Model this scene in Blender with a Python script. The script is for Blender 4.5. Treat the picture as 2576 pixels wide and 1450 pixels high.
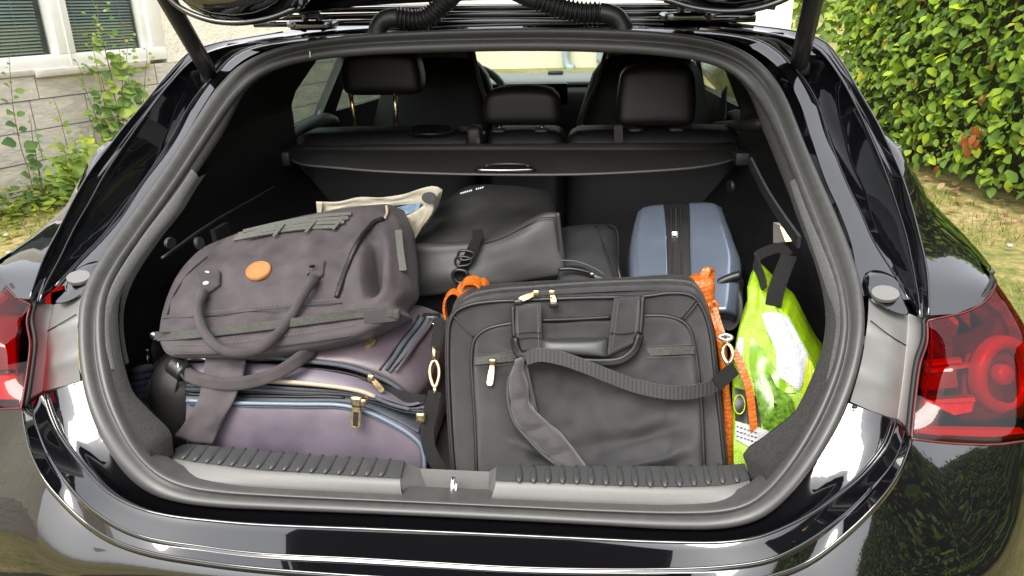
import bpy, bmesh, math, random
from mathutils import Vector as V, Matrix, noise as N
random.seed(7)
S = bpy.context.scene
COL = S.collection
for o in list(bpy.data.objects): bpy.data.objects.remove(o)
rad = math.radians

# ------------------------------------------------------------------ camera
FPX = 1900.0                     # focal length in pixels of a 2576 x 1450 picture
PITCH, YAW, ROLL = rad(20.5), rad(6.459), rad(-1.404)
CAM = V((.226, -.98, 1.39))
cp, sp, cy, sy = math.cos(PITCH), math.sin(PITCH), math.cos(YAW), math.sin(YAW)
FW = V((-sy*cp, cy*cp, -sp)); RT0 = V((cy, sy, 0)); UP0 = RT0.cross(FW)
cr_, sr_ = math.cos(ROLL), math.sin(ROLL)
RT = RT0*cr_ + UP0*sr_; UP = UP0*cr_ - RT0*sr_
cd = bpy.data.cameras.new('camera'); cam = bpy.data.objects.new('camera', cd); COL.objects.link(cam)
cd.sensor_width = 36; cd.lens = FPX/2576*36; cd.clip_start = .05; cd.clip_end = 500
cam.matrix_world = Matrix(((RT.x, UP.x, -FW.x, CAM.x), (RT.y, UP.y, -FW.y, CAM.y), (RT.z, UP.z, -FW.z, CAM.z), (0, 0, 0, 1)))
S.camera = cam

# ------------------------------------------------------------------ sky, sun, exposure
SUN_EL, SUN_AZ = 52, 196         # azimuth clockwise from +y
w = bpy.data.worlds.new('World'); S.world = w; w.use_nodes = True
nt = w.node_tree; nt.nodes.clear()
sky = nt.nodes.new('ShaderNodeTexSky'); sky.sky_type = 'NISHITA'; sky.sun_disc = False
sky.sun_elevation = rad(SUN_EL); sky.sun_rotation = rad(SUN_AZ); sky.air_density = 1.0; sky.dust_density = 6; sky.ozone_density = 1.0
hs = nt.nodes.new('ShaderNodeHueSaturation'); hs.inputs['Saturation'].default_value = .35; hs.inputs['Value'].default_value = 1.0
gm = nt.nodes.new('ShaderNodeGamma'); gm.inputs[1].default_value = .5      # thin even cloud: flattens the clear-sky gradient
h2 = nt.nodes.new('ShaderNodeHueSaturation'); h2.inputs['Value'].default_value = 3.0
bg = nt.nodes.new('ShaderNodeBackground'); bg.inputs[1].default_value = .15
wo = nt.nodes.new('ShaderNodeOutputWorld')
nt.links.new(sky.outputs[0], hs.inputs['Color']); nt.links.new(hs.outputs[0], gm.inputs[0]); nt.links.new(gm.outputs[0], h2.inputs['Color']); nt.links.new(h2.outputs[0], bg.inputs[0]); nt.links.new(bg.outputs[0], wo.inputs[0])
sd = bpy.data.lights.new('sun', 'SUN'); sd.energy = 2.2; sd.angle = rad(35); sd.color = (1, .95, .87)
so = bpy.data.objects.new('sun', sd); COL.objects.link(so)
dv = V((math.sin(rad(SUN_AZ))*math.cos(rad(SUN_EL)), math.cos(rad(SUN_AZ))*math.cos(rad(SUN_EL)), math.sin(rad(SUN_EL))))
so.rotation_euler = dv.to_track_quat('Z', 'Y').to_euler(); so.location = dv*30
vs = S.view_settings; vs.view_transform = 'Standard'; vs.look = 'None'; vs.exposure = 1.3; vs.gamma = 1; vs.use_curve_mapping = False
S.render.engine = 'CYCLES'
S.cycles.max_bounces = 8; S.cycles.transparent_max_bounces = 12; S.cycles.caustics_reflective = False; S.cycles.caustics_refractive = False

# ------------------------------------------------------------------ pixel -> place
def ray(p): return FW + RT*((p[0]-1288)/FPX) - UP*((p[1]-725)/FPX)
def onY(p, y): d = ray(p); return CAM + d*((y-CAM.y)/d.y)
def onX(p, x): d = ray(p); return CAM + d*((x-CAM.x)/d.x)
def onZ(p, z): d = ray(p); return CAM + d*((z-CAM.z)/d.z)
def onP(p, q, n): d = ray(p); q = V(q); n = V(n); return CAM + d*((q-CAM).dot(n)/d.dot(n))
def hit(p, g, a=.35, b=6):
    d = ray(p); t0 = a; s0 = g(CAM+d*a); k = 90
    for i in range(1, k+1):
        t1 = a+(b-a)*(i/k)**1.6; s1 = g(CAM+d*t1)
        if s0*s1 <= 0:
            for _ in range(28):
                tm = (t0+t1)/2; sm = g(CAM+d*tm)
                if s0*sm <= 0: t1 = tm
                else: t0, s0 = tm, sm
            return CAM+d*((t0+t1)/2)
        t0, s0 = t1, s1
    return CAM+d*1.2
def curve1(tab):
    xs = [t[0] for t in tab]; ys = [t[1] for t in tab]; n = len(xs)
    m = [(ys[min(i+1, n-1)]-ys[max(i-1, 0)])/(xs[min(i+1, n-1)]-xs[max(i-1, 0)]) for i in range(n)]
    def f(x):
        if x <= xs[0]: return ys[0]+(x-xs[0])*m[0]
        if x >= xs[-1]: return ys[-1]+(x-xs[-1])*m[-1]
        i = 0
        while xs[i+1] < x: i += 1
        h = xs[i+1]-xs[i]; t = (x-xs[i])/h
        return (2*t**3-3*t*t+1)*ys[i]+(t**3-2*t*t+t)*h*m[i]+(3*t*t-2*t**3)*ys[i+1]+(t**3-t*t)*h*m[i+1]
    return f
prof = curve1([(.55, -.06), (.60, -.04), (.65, -.022), (.709, -.008), (.761, .008), (.806, .034), (.846, .064), (.896, .110), (.948, .165), (.985, .235), (1.034, .340), (1.085, .435), (1.136, .52), (1.18, .592), (1.226, .645), (1.28, .68), (1.33, .70), (1.36, .71), (1.5, .75)])
def ps(p, off=0): return hit(p, lambda P: P.y-prof(P.z)-off)

# ------------------------------------------------------------------ curves and grids
def dense(pts, closed=False, k=10):
    pts = [V(p) if len(p) == 3 else V((p[0], p[1], 0)) for p in pts]; n = len(pts); out = []
    rng = range(n if closed else n-1)
    for i in rng:
        p1, p2 = pts[i], pts[(i+1) % n]
        p0 = pts[(i-1) % n] if (closed or i > 0) else p1*2-p2
        p3 = pts[(i+2) % n] if (closed or i < n-2) else p2*2-p1
        d0 = max((p1-p0).length, 1e-6)**.5; d1 = max((p2-p1).length, 1e-6)**.5; d2 = max((p3-p2).length, 1e-6)**.5
        m1 = (p2-p1)+d1*((p1-p0)/d0-(p2-p0)/(d0+d1)); m2 = (p2-p1)+d1*((p3-p2)/d2-(p3-p1)/(d1+d2))
        for j in range(k):
            t = j/k
            out.append(p1*(2*t**3-3*t*t+1)+m1*(t**3-2*t*t+t)+p2*(3*t*t-2*t**3)+m2*(t**3-t*t))
    if not closed: out.append(pts[-1])
    return out
def resample(pts, n, closed=False):
    q = list(pts)+([pts[0]] if closed else []); L = [0]
    for a, b in zip(q[:-1], q[1:]): L.append(L[-1]+(b-a).length)
    out = []; j = 0; m = n if closed else n-1
    for i in range(n):
        s = L[-1]*i/m
        while j < len(q)-2 and L[j+1] < s: j += 1
        h = L[j+1]-L[j]; t = (s-L[j])/h if h > 1e-9 else 0
        out.append(q[j].lerp(q[j+1], min(max(t, 0), 1)))
    return out
def spl(pts, n, closed=False, k=10):
    if len(pts) == 2 and not closed:
        a, b = V(pts[0]), V(pts[1]); return [a.lerp(b, i/(n-1)) for i in range(n)]
    return resample(dense(pts, closed, k), n, closed)
def ev(c, t):
    x = t*(len(c)-1); i = min(int(x), len(c)-2); return c[i].lerp(c[i+1], x-i)
def coons(T, R, B, L, nu, nv):
    T, B, L, R = spl(T, nu), spl(B, nu), spl(L, nv), spl(R, nv)
    g = []
    for j in range(nv):
        v = j/(nv-1); row = []
        for i in range(nu):
            u = i/(nu-1)
            row.append(T[i]*(1-v)+B[i]*v+L[j]*(1-u)+R[j]*u-(T[0]*(1-u)*(1-v)+T[-1]*u*(1-v)+B[0]*(1-u)*v+B[-1]*u*v))
        g.append(row)
    return g
def gnorm(g, toward=None):
    nv, nu = len(g), len(g[0]); out = []
    for j in range(nv):
        row = []
        for i in range(nu):
            a = g[j][min(i+1, nu-1)]-g[j][max(i-1, 0)]; b = g[min(j+1, nv-1)][i]-g[max(j-1, 0)][i]
            n = a.cross(b); n = n.normalized() if n.length > 1e-12 else V((0, -1, 0))
            row.append(n)
        out.append(row)
    c = g[nv//2][nu//2]; tw = (V(toward) if toward is not None else CAM)-c
    if out[nv//2][nu//2].dot(tw) < 0: out = [[-n for n in r] for r in out]
    return out
def puff(g, fn):
    n = gnorm(g); nv, nu = len(g), len(g[0])
    return [[g[j][i]+n[j][i]*fn(i/(nu-1), j/(nv-1)) for i in range(nu)] for j in range(nv)]
def dome(h, p=.5): return lambda u, v: h*max(0, 16*u*(1-u)*v*(1-v))**p
def prj(P): d = P-CAM; z = d.dot(FW); return (1288+FPX*d.dot(RT)/z, 725-FPX*d.dot(UP)/z)
def surf(g):
    n = gnorm(g); pr_ = [[prj(P) for P in r] for r in g]
    def f(p, o_=.003):
        bd_ = 1e18
        for j, r in enumerate(pr_):
            for i, q_ in enumerate(r):
                d_ = (q_[0]-p[0])**2+(q_[1]-p[1])**2
                if d_ < bd_: bd_ = d_; b_ = (j, i)
        j, i = b_; n_ = n[j][i]; P = g[j][i]; d = ray(p); k = d.dot(n_)
        if abs(k) < .05: return P+n_*o_
        H = CAM+d*((P+n_*o_-CAM).dot(n_)/k)
        return H if (H-P).length < .04 else P+n_*o_
    return f
def wr(p, s, seed=0.): return N.noise(V((p[0]*s+seed*7.3, p[1]*s-seed*3.1, p[2]*s+seed)))

# ------------------------------------------------------------------ objects
ORG = {}
def org(parent):
    while parent.parent: parent = parent.parent
    return ORG.get(parent.name, V((0, 0, 0)))
def link(name, me, mat, parent=None, loc=None):
    o = bpy.data.objects.new(name, me); COL.objects.link(o)
    if parent: o.parent = parent
    if mat is not None and not me.materials:
        for m in (mat if isinstance(mat, (list, tuple)) else [mat]): me.materials.append(m)
    return o
def mk(name, vs_, fs, mat, parent=None, smooth=True, base=None, weld=False):
    b = org(parent) if parent else (V(base) if base is not None else V((0, 0, 0)))
    me = bpy.data.meshes.new(name); me.from_pydata([tuple(V(v)-b) for v in vs_], [], fs); me.update()
    bm = bmesh.new(); bm.from_mesh(me)
    if weld: bmesh.ops.remove_doubles(bm, verts=bm.verts, dist=1e-5)
    bmesh.ops.recalc_face_normals(bm, faces=bm.faces); bm.to_mesh(me); bm.free()
    if smooth:
        me.polygons.foreach_set('use_smooth', [True]*len(me.polygons))
        if smooth == 'auto': me.set_sharp_from_angle(angle=rad(38))
    o = link(name, me, mat, parent)
    if not parent: o.location = b; ORG[o.name] = b
    return o
def empty(name, loc, label, cat, group=None):
    o = bpy.data.objects.new(name, None); COL.objects.link(o); o.location = loc; o.empty_display_size = .1; ORG[o.name] = V(loc)
    return tag(o, label, cat, group)
def tag(o, label=None, cat=None, group=None, kind=None):
    if label: o['label'] = label
    if cat: o['category'] = cat
    if group: o['group'] = group
    if kind: o['kind'] = kind
    return o
def gridvf(g, closed_u=False, closed_v=False, off=0):
    nv, nu = len(g), len(g[0]); vs_ = [p for r in g for p in r]; fs = []
    for j in range(nv if closed_v else nv-1):
        for i in range(nu if closed_u else nu-1):
            a, b = off+j*nu+i, off+j*nu+(i+1) % nu; c, d = off+((j+1) % nv)*nu+(i+1) % nu, off+((j+1) % nv)*nu+i
            fs.append((a, b, c, d))
    return vs_, fs
def gmesh(name, g, mat, parent=None, closed_u=False, closed_v=False, smooth=True, **k):
    v, f = gridvf(g, closed_u, closed_v); return mk(name, v, f, mat, parent, smooth, **k)
def border(g):
    nv, nu = len(g), len(g[0])
    return [g[0][i] for i in range(nu)]+[g[j][nu-1] for j in range(1, nv)]+[g[nv-1][i] for i in range(nu-2, -1, -1)]+[g[j][0] for j in range(nv-2, 0, -1)]
def solid(name, g, back, mat, parent=None, rnd=.01, steps=(0.12, .5, .88, 1), capshrink=.94, smooth=True, **k):
    """front grid + walls pushed along the vector back + closed rear"""
    nv, nu = len(g), len(g[0]); vs_, fs = gridvf(g); back = V(back); bl = back.length
    idx = [i for i in range(nu)]+[j*nu+nu-1 for j in range(1, nv)]+[(nv-1)*nu+i for i in range(nu-2, -1, -1)]+[j*nu for j in range(nv-2, 0, -1)]
    bd = [vs_[i] for i in idx]; c = sum(bd, V((0, 0, 0)))/len(bd); prev = idx
    for s in steps:
        f = rnd*math.sin(math.pi*min(max(s, 0), 1)) if s < 1 else -rnd*1.5
        o = len(vs_)
        for p in bd:
            r = p-c; r -= back*(r.dot(back)/(bl*bl)); vs_.append(p+back*s+r.normalized()*f)
        m = len(bd)
        for i in range(m): fs.append((prev[i], prev[(i+1) % m], o+(i+1) % m, o+i))
        prev = [o+i for i in range(m)]
    cc = len(vs_); vs_.append(c+back)
    for i in range(len(bd)): fs.append((prev[i], prev[(i+1) % len(bd)], cc))
    return mk(name, vs_, fs, mat, parent, smooth, **k)
def slab(name, poly, back, mat, parent=None, bev=.0, smooth='auto', **k):
    poly = [V(p) for p in poly]; back = V(back); n = len(poly); c = sum(poly, V((0, 0, 0)))/n
    rings = []
    if bev:
        rings.append([p+(c-p).normalized()*bev for p in poly]); rings.append([p+back.normalized()*bev for p in poly])
    else: rings.append(poly)
    rings.append([p+back for p in poly])
    vs_ = [p for r in rings for p in r]; fs = [tuple(range(n))]
    for k_ in range(len(rings)-1):
        for i in range(n): fs.append((k_*n+i, k_*n+(i+1) % n, (k_+1)*n+(i+1) % n, (k_+1)*n+i))
    fs.append(tuple(range((len(rings)-1)*n, len(rings)*n)))
    return mk(name, vs_, fs, mat, parent, smooth, **k)
def sweep(name, path, prof2, mat, parent=None, ref=None, closed=False, caps=True, scale=None, smooth=True, **k):
    """sweep a closed 2-D outline [(a along side, b along normal)] along a path; ref = direction the side vector leans to"""
    path = [V(p) for p in path]; n = len(path); m = len(prof2); vs_ = []; fs = []; side = None
    for i, p in enumerate(path):
        a = path[(i-1) % n] if (closed or i > 0) else p; b = path[(i+1) % n] if (closed or i < n-1) else p
        t = (b-a).normalized()
        if ref is not None: r = V(ref[i]) if isinstance(ref, list) else V(ref)
        else: r = side if side is not None else (V((0, 0, 1)) if abs(t.z) < .9 else V((0, 1, 0)))
        s = r-t*r.dot(t); s = s.normalized() if s.length > 1e-6 else t.orthogonal().normalized()
        if ref is None: side = s
        nn = t.cross(s); sc = scale[i] if scale else 1
        for (u, v) in prof2: vs_.append(p+s*u*sc+nn*v*sc)
    for i in range(n if closed else n-1):
        j = (i+1) % n
        for q in range(m): fs.append((i*m+q, i*m+(q+1) % m, j*m+(q+1) % m, j*m+q))
    if caps and not closed: fs += [tuple(range(m)), tuple(range((n-1)*m, n*m))]
    return mk(name, vs_, fs, mat, parent, smooth, **k)
def circ(r, m=10, r2=None): return [(r*math.cos(2*math.pi*i/m), (r2 or r)*math.sin(2*math.pi*i/m)) for i in range(m)]
def flat(w, t):   # strap section: w wide, t thick
    h, e = w/2, t/2; return [(-h, -e), (-h*.5, -e), (h*.5, -e), (h, -e), (h, e), (h*.5, e), (-h*.5, e), (-h, e)]
def tube(name, path, r, mat, parent=None, n=None, m=10, closed=False, **k):
    if n: path = spl(path, n, closed)
    return sweep(name, path, circ(r, m), mat, parent, closed=closed, **k)
def strap(name, path, w, t, mat, parent=None, n=24, ref=(0, 0, 1), **k):
    k.setdefault('smooth', 'auto')
    return sweep(name, spl(path, n), flat(w, t), mat, parent, ref=ref, **k)
def box(name, lo, hi, mat, parent=None, bev=.0, seg=2, **k):
    lo, hi = V(lo), V(hi)
    vs_ = [(x, y, z) for x in (lo.x, hi.x) for y in (lo.y, hi.y) for z in (lo.z, hi.z)]
    fs = [(0, 1, 3, 2), (4, 6, 7, 5), (0, 4, 5, 1), (2, 3, 7, 6), (0, 2, 6, 4), (1, 5, 7, 3)]
    o = mk(name, vs_, fs, mat, parent, False, **k)
    if bev: bevel(o, bev, seg)
    return o
def bevel(o, w, seg=2):
    me = o.data; bm = bmesh.new(); bm.from_mesh(me)
    bmesh.ops.bevel(bm, geom=bm.edges[:], offset=w, segments=seg, profile=.5, affect='EDGES', clamp_overlap=True)
    bm.to_mesh(me); bm.free(); me.polygons.foreach_set('use_smooth', [True]*len(me.polygons)); me.set_sharp_from_angle(angle=rad(30))
def cushion(name, c, size, mat, parent=None, r=.03, n=10, fn=None, rot=None, pf=.0, **k):
    """rounded soft box, grid of n per edge"""
    h = V(size)/2; vs_ = []; fs = []; key = {}
    def vid(p):
        kk = tuple(round(x, 5) for x in p)
        if kk not in key:
            key[kk] = len(vs_); q = V([p[a]*h[a] for a in range(3)]); inner = V([max(-(h[a]-r), min(h[a]-r, q[a])) for a in range(3)])
            d = q-inner; q2 = inner+(d.normalized()*r if d.length > 1e-9 else d)
            for a in range(3):
                b, e = (a+1) % 3, (a+2) % 3
                if abs(p[a]) > .999: q2[a] += math.copysign(pf*(1-p[b]**2)*(1-p[e]**2), p[a])
            if fn: q2 = fn(q2, p)
            if rot: q2 = rot @ q2
            vs_.append(q2+V(c))
        return key[kk]
    # denser samples near the edges
    def sm(i): t = -1+2*i/n; return math.copysign(abs(t)**.75, t)
    for a in range(3):
        for s in (-1, 1):
            for i in range(n):
                for j in range(n):
                    q = []
                    for (ii, jj) in ((i, j), (i+1, j), (i+1, j+1), (i, j+1)):
                        p = [0, 0, 0]; p[a] = s; p[(a+1) % 3] = sm(ii); p[(a+2) % 3] = sm(jj); q.append(vid(p))
                    fs.append(tuple(q))
    return mk(name, vs_, fs, mat, parent, True, **k)

def dashes(name, pts, n, m, parent, L=.55, r=.0007):
    c = spl(pts, n*2+1); vs_, fs = [], []
    for k in range(n):
        a = c[2*k]; b = a.lerp(c[2*k+1], L*2) if L < .5 else c[2*k+1]; t = (b-a).normalized(); s_ = t.orthogonal().normalized(); q_ = t.cross(s_); o = len(vs_)
        for P in (a, b): vs_ += [P+s_*r, P+q_*r, P-s_*r, P-q_*r]
        fs += [(o, o+1, o+5, o+4), (o+1, o+2, o+6, o+5), (o+2, o+3, o+7, o+6), (o+3, o, o+4, o+7), (o, o+1, o+2, o+3), (o+4, o+5, o+6, o+7)]
    return mk(name, vs_, fs, m, parent, False)

# ------------------------------------------------------------------ materials
def mat(name, col, rough=.5, metal=0, spec=.5, coat=0, noise=None, bump=None, sheen=0, col2=None, ior=1.5, crough=.03):
    m = bpy.data.materials.new(name); m.use_nodes = True; t = m.node_tree; b = t.nodes['Principled BSDF']
    c = (*col, 1); b.inputs['Base Color'].default_value = c; b.inputs['Roughness'].default_value = rough; b.inputs['Metallic'].default_value = metal
    b.inputs['Specular IOR Level'].default_value = spec; b.inputs['IOR'].default_value = ior
    if coat: b.inputs['Coat Weight'].default_value = coat; b.inputs['Coat Roughness'].default_value = crough; b.inputs['Coat IOR'].default_value = 1.85
    if sheen: b.inputs['Sheen Weight'].default_value = sheen; b.inputs['Sheen Roughness'].default_value = .5
    tc = t.nodes.new('ShaderNodeTexCoord')
    if noise:
        nz = t.nodes.new('ShaderNodeTexNoise'); nz.inputs['Scale'].default_value = noise[0]; nz.inputs['Detail'].default_value = 5; nz.inputs['Roughness'].default_value = .6
        t.links.new(tc.outputs['Object'], nz.inputs['Vector'])
        rp = t.nodes.new('ShaderNodeValToRGB'); rp.color_ramp.elements[0].position = .3; rp.color_ramp.elements[1].position = .7
        a = noise[1]; rp.color_ramp.elements[0].color = tuple(x*(1-a) for x in col)+(1,)
        rp.color_ramp.elements[1].color = (*(col2 or tuple(min(1, x*(1+a)) for x in col)), 1)
        t.links.new(nz.outputs[0], rp.inputs[0]); t.links.new(rp.outputs[0], b.inputs['Base Color'])
        mr = t.nodes.new('ShaderNodeMapRange'); mr.inputs[3].default_value = max(0, rough-.08*(rough > .15)); mr.inputs[4].default_value = min(1, rough+.08*(rough > .15))
        t.links.new(nz.outputs[0], mr.inputs[0]); t.links.new(mr.outputs[0], b.inputs['Roughness'])
    if bump:
        bl = bump if isinstance(bump, list) else [bump]; prev = None
        for kind, sc, st, dist in bl:
            if kind == 'weave':
                w1 = t.nodes.new('ShaderNodeTexWave'); w2 = t.nodes.new('ShaderNodeTexWave'); w1.bands_direction = 'X'; w2.bands_direction = 'Z'
                for w_ in (w1, w2): w_.inputs['Scale'].default_value = sc; t.links.new(tc.outputs['Object'], w_.inputs['Vector'])
                mm = t.nodes.new('ShaderNodeMath'); mm.operation = 'ADD'; t.links.new(w1.outputs[1], mm.inputs[0]); t.links.new(w2.outputs[1], mm.inputs[1]); out = mm.outputs[0]
            elif kind == 'voronoi':
                v_ = t.nodes.new('ShaderNodeTexVoronoi'); v_.inputs['Scale'].default_value = sc; t.links.new(tc.outputs['Object'], v_.inputs['Vector']); out = v_.outputs['Distance']
            elif kind == 'wave':
                v_ = t.nodes.new('ShaderNodeTexWave'); v_.bands_direction = 'DIAGONAL'; v_.inputs['Scale'].default_value = sc; t.links.new(tc.outputs['Object'], v_.inputs['Vector']); out = v_.outputs[1]
            else:
                v_ = t.nodes.new('ShaderNodeTexNoise'); v_.inputs['Scale'].default_value = sc; v_.inputs['Detail'].default_value = 4; t.links.new(tc.outputs['Object'], v_.inputs['Vector']); out = v_.outputs[0]
            bp = t.nodes.new('ShaderNodeBump'); bp.inputs['Strength'].default_value = st; bp.inputs['Distance'].default_value = dist
            t.links.new(out, bp.inputs['Height'])
            if prev: t.links.new(prev.outputs[0], bp.inputs['Normal'])
            prev = bp
        t.links.new(prev.outputs[0], b.inputs['Normal'])
    return m
def thin(name, tint, rough=.02, fac=1.0, ior=1.5):
    m = bpy.data.materials.new(name); m.use_nodes = True; t = m.node_tree; t.nodes.clear()
    tr = t.nodes.new('ShaderNodeBsdfTransparent'); tr.inputs[0].default_value = (*tint, 1)
    gl = t.nodes.new('ShaderNodeBsdfGlossy'); gl.inputs['Roughness'].default_value = rough
    fr = t.nodes.new('ShaderNodeFresnel'); ge = t.nodes.new('ShaderNodeNewGeometry'); mr = t.nodes.new('ShaderNodeMapRange'); mr.inputs[3].default_value = ior; mr.inputs[4].default_value = 1/ior
    t.links.new(ge.outputs['Backfacing'], mr.inputs[0]); t.links.new(mr.outputs[0], fr.inputs[0]); mx = t.nodes.new('ShaderNodeMixShader'); o = t.nodes.new('ShaderNodeOutputMaterial')
    t.links.new(fr.outputs[0], mx.inputs[0]); t.links.new(tr.outputs[0], mx.inputs[1]); t.links.new(gl.outputs[0], mx.inputs[2]); t.links.new(mx.outputs[0], o.inputs[0])
    return m
def leafmat(name, trans=.38, rough=.58):
    m = bpy.data.materials.new(name); m.use_nodes = True; t = m.node_tree; b = t.nodes['Principled BSDF']
    at = t.nodes.new('ShaderNodeAttribute'); at.attribute_name = 'tint'
    t.links.new(at.outputs['Color'], b.inputs['Base Color']); b.inputs['Roughness'].default_value = rough; b.inputs['Specular IOR Level'].default_value = .28
    tl = t.nodes.new('ShaderNodeBsdfTranslucent'); hs_ = t.nodes.new('ShaderNodeHueSaturation'); hs_.inputs['Value'].default_value = 1.6
    t.links.new(at.outputs['Color'], hs_.inputs['Color']); t.links.new(hs_.outputs[0], tl.inputs[0])
    mx = t.nodes.new('ShaderNodeMixShader'); mx.inputs[0].default_value = trans; o = t.nodes['Material Output']
    t.links.new(b.outputs[0], mx.inputs[1]); t.links.new(tl.outputs[0], mx.inputs[2]); t.links.new(mx.outputs[0], o.inputs[0])
    return m
M = {}
M['paint'] = mat('black_paint', (.003, .003, .004), .08, spec=.25, coat=1, crough=.012)
M['satin'] = mat('satin_black_plastic', (.12, .12, .116), .36, spec=.6, bump=('noise', 900, .05, .001))
M['rubber'] = mat('seal_rubber', (.046, .046, .045), .46, spec=.55, noise=(60, .12))
M['blackgap'] = mat('black_gap', (.006, .006, .006), .6)
M['felt'] = mat('felt_trim', (.05, .05, .049), .95, noise=(420, .6), bump=('noise', 700, .5, .002), sheen=.25)
M['carpet'] = mat('carpet', (.016, .015, .014), .97, noise=(350, .6), bump=('noise', 600, .8, .003), sheen=.03)
M['trim'] = mat('interior_plastic', (.0045, .0045, .005), .5, noise=(40, .15), bump=('noise', 800, .08, .001))
M['trim2'] = mat('grey_interior_plastic', (.018, .018, .019), .5, noise=(40, .15), bump=('noise', 800, .08, .001))
M['sill'] = mat('sill_plastic', (.108, .108, .104), .45, noise=(300, .08), bump=('wave', 330, .25, .0006))
M['sill2'] = mat('sill_ribbed_plastic', (.036, .037, .038), .5, noise=(500, .25), bump=('noise', 900, .3, .001))
M['hose'] = mat('hose_plastic', (.018, .018, .017), .38, noise=(50, .1))
M['strut'] = mat('strut_sleeve', (.024, .024, .022), .45, noise=(30, .1))
M['chrome'] = mat('chrome', (.75, .74, .72), .12, metal=1)
M['brass'] = mat('pale_gold_metal', (.72, .58, .36), .25, metal=1, noise=(120, .2))
M['steel'] = mat('dull_steel', (.5, .5, .5), .3, metal=1)
M['leather_seat'] = mat('seat_leather', (.009, .0075, .008), .5, noise=(90, .2), bump=('voronoi', 500, .1, .001))
M['seatred'] = mat('seat_leather_plum', (.020, .012, .013), .5, noise=(90, .2), bump=('voronoi', 500, .1, .001))
M['cover'] = mat('cover_vinyl', (.026, .025, .024), .55, noise=(80, .12), bump=('noise', 900, .15, .001))
M['tyre'] = mat('tyre_rubber', (.02, .02, .02), .8, noise=(30, .2))
M['alloy'] = mat('alloy', (.3, .3, .31), .3, metal=1)
M['glass'] = thin('window_glass', (.55, .62, .58))
M['tint'] = thin('tailgate_glass', (.10, .13, .115))
M['wshield'] = thin('windscreen_glass', (.85, .9, .86))
M['redlens'] = thin('red_lens', (.66, .012, .02), .03)
M['redin'] = mat('lamp_red', (.15, .002, .003), .18, spec=.6)
M['redring'] = mat('lamp_ring_red', (.33, .003, .004), .2, spec=.6)
M['reddark'] = mat('lamp_dark', (.055, .004, .005), .35, noise=(60, .4))
M['redpink'] = mat('lamp_reflector', (.6, .05, .16), .22, metal=.8, bump=('voronoi', 140, .25, .002))
M['briefcase'] = mat('grey_nylon', (.0195, .0192, .0204), .40, spec=.6, noise=(30, .3), bump=[('weave', 300, .5, .001), ('noise', 14, .22, .006)], sheen=.06)
M['briefdark'] = mat('nylon_piping_and_shadow', (.006, .0055, .006), .5, noise=(200, .25))  # near-black colour also stands in for the shadow lines beside the piping
M['webbing'] = mat('black_webbing', (.011, .011, .0105), .6, bump=('weave', 190, .9, .0015), noise=(300, .4))
M['pad'] = mat('pad_suede', (.034, .030, .032), .85, noise=(25, .3), bump=('noise', 60, .3, .003), sheen=.3)
M['grip'] = mat('grip_leather', (.024, .025, .0245), .45, bump=('noise', 500, .2, .001), noise=(40, .1))
M['mauve'] = mat('mauve_canvas', (.044, .0345, .038), .62, noise=(22, .35), bump=[('weave', 300, .4, .001), ('noise', 16, .4, .008)], sheen=.1)
M['mauve2'] = mat('mauve_canvas_strap', (.036, .028, .0305), .7, noise=(30, .35), bump=('weave', 300, .5, .001), sheen=.1)
M['zipgreen'] = mat('zip_tape', (.045, .047, .040), .6, noise=(200, .4), bump=('wave', 500, .5, .001))
M['molle'] = mat('grey_green_webbing', (.085, .087, .077), .75, noise=(150, .2), bump=('weave', 500, .4, .001))
M['tan'] = mat('tan_leather_badge', (.33, .135, .04), .5, noise=(60, .12), bump=('voronoi', 300, .1, .001))
M['purple'] = mat('lilac_polyester', (.088, .075, .104), .46, noise=(8, .3), col2=(.118, .096, .122), bump=[('noise', 420, .25, .001), ('noise', 18, .2, .006)], sheen=.1)
M['purple2'] = mat('plum_polyester', (.054, .041, .052), .42, noise=(7, .3), col2=(.074, .052, .061), bump=[('noise', 420, .25, .001), ('noise', 18, .25, .006)], sheen=.1)
M['bluezip'] = mat('slate_zip_tape', (.045, .054, .066), .6, noise=(200, .2), bump=('weave', 500, .3, .0008))
M['cream'] = mat('cream_piping', (.30, .25, .19), .55)
M['bluepipe'] = mat('blue_grey_piping', (.12, .155, .20), .35)
M['drybag'] = mat('grey_tarpaulin', (.032, .032, .0305), .55, noise=(9, .2), bump=('noise', 14, .15, .006))
M['drybag2'] = mat('dark_tarpaulin', (.012, .012, .012), .45, noise=(9, .2), bump=('noise', 30, .2, .006))
M['beige'] = mat('cream_plastic_bag', (.36, .33, .25), .5, noise=(12, .2), bump=('noise', 40, .5, .006))
M['bluegood'] = mat('blue_print', (.08, .22, .42), .4, noise=(30, .5), col2=(.4, .5, .65))
M['blackbag'] = mat('black_nylon', (.010, .010, .012), .6, noise=(30, .2), bump=('weave', 420, .3, .0008))
M['bluecase'] = mat('blue_hardshell', (.22, .265, .345), .17, metal=.7, spec=.5, noise=(9, .06), bump=('noise', 500, .06, .0008))
M['case_black'] = mat('case_black', (.012, .012, .012), .4)
M['orange'] = mat('orange_leather', (.40, .095, .010), .42, noise=(40, .22), bump=('voronoi', 170, .5, .003))
M['lime'] = mat('lime_woven_plastic', (.21, .36, .006), .3, spec=.5, noise=(20, .12), bump=[('weave', 130, .3, .0012), ('noise', 38, .6, .008)])
M['limewhite'] = mat('white_print', (.34, .35, .37), .32, spec=.5, noise=(25, .1), bump=[('weave', 130, .3, .0012), ('noise', 38, .6, .008)])
M['limedark'] = mat('green_fruit_print', (.055, .15, .008), .3, spec=.6, noise=(140, .6), col2=(.14, .27, .03), bump=('noise', 90, .5, .003))
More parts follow.
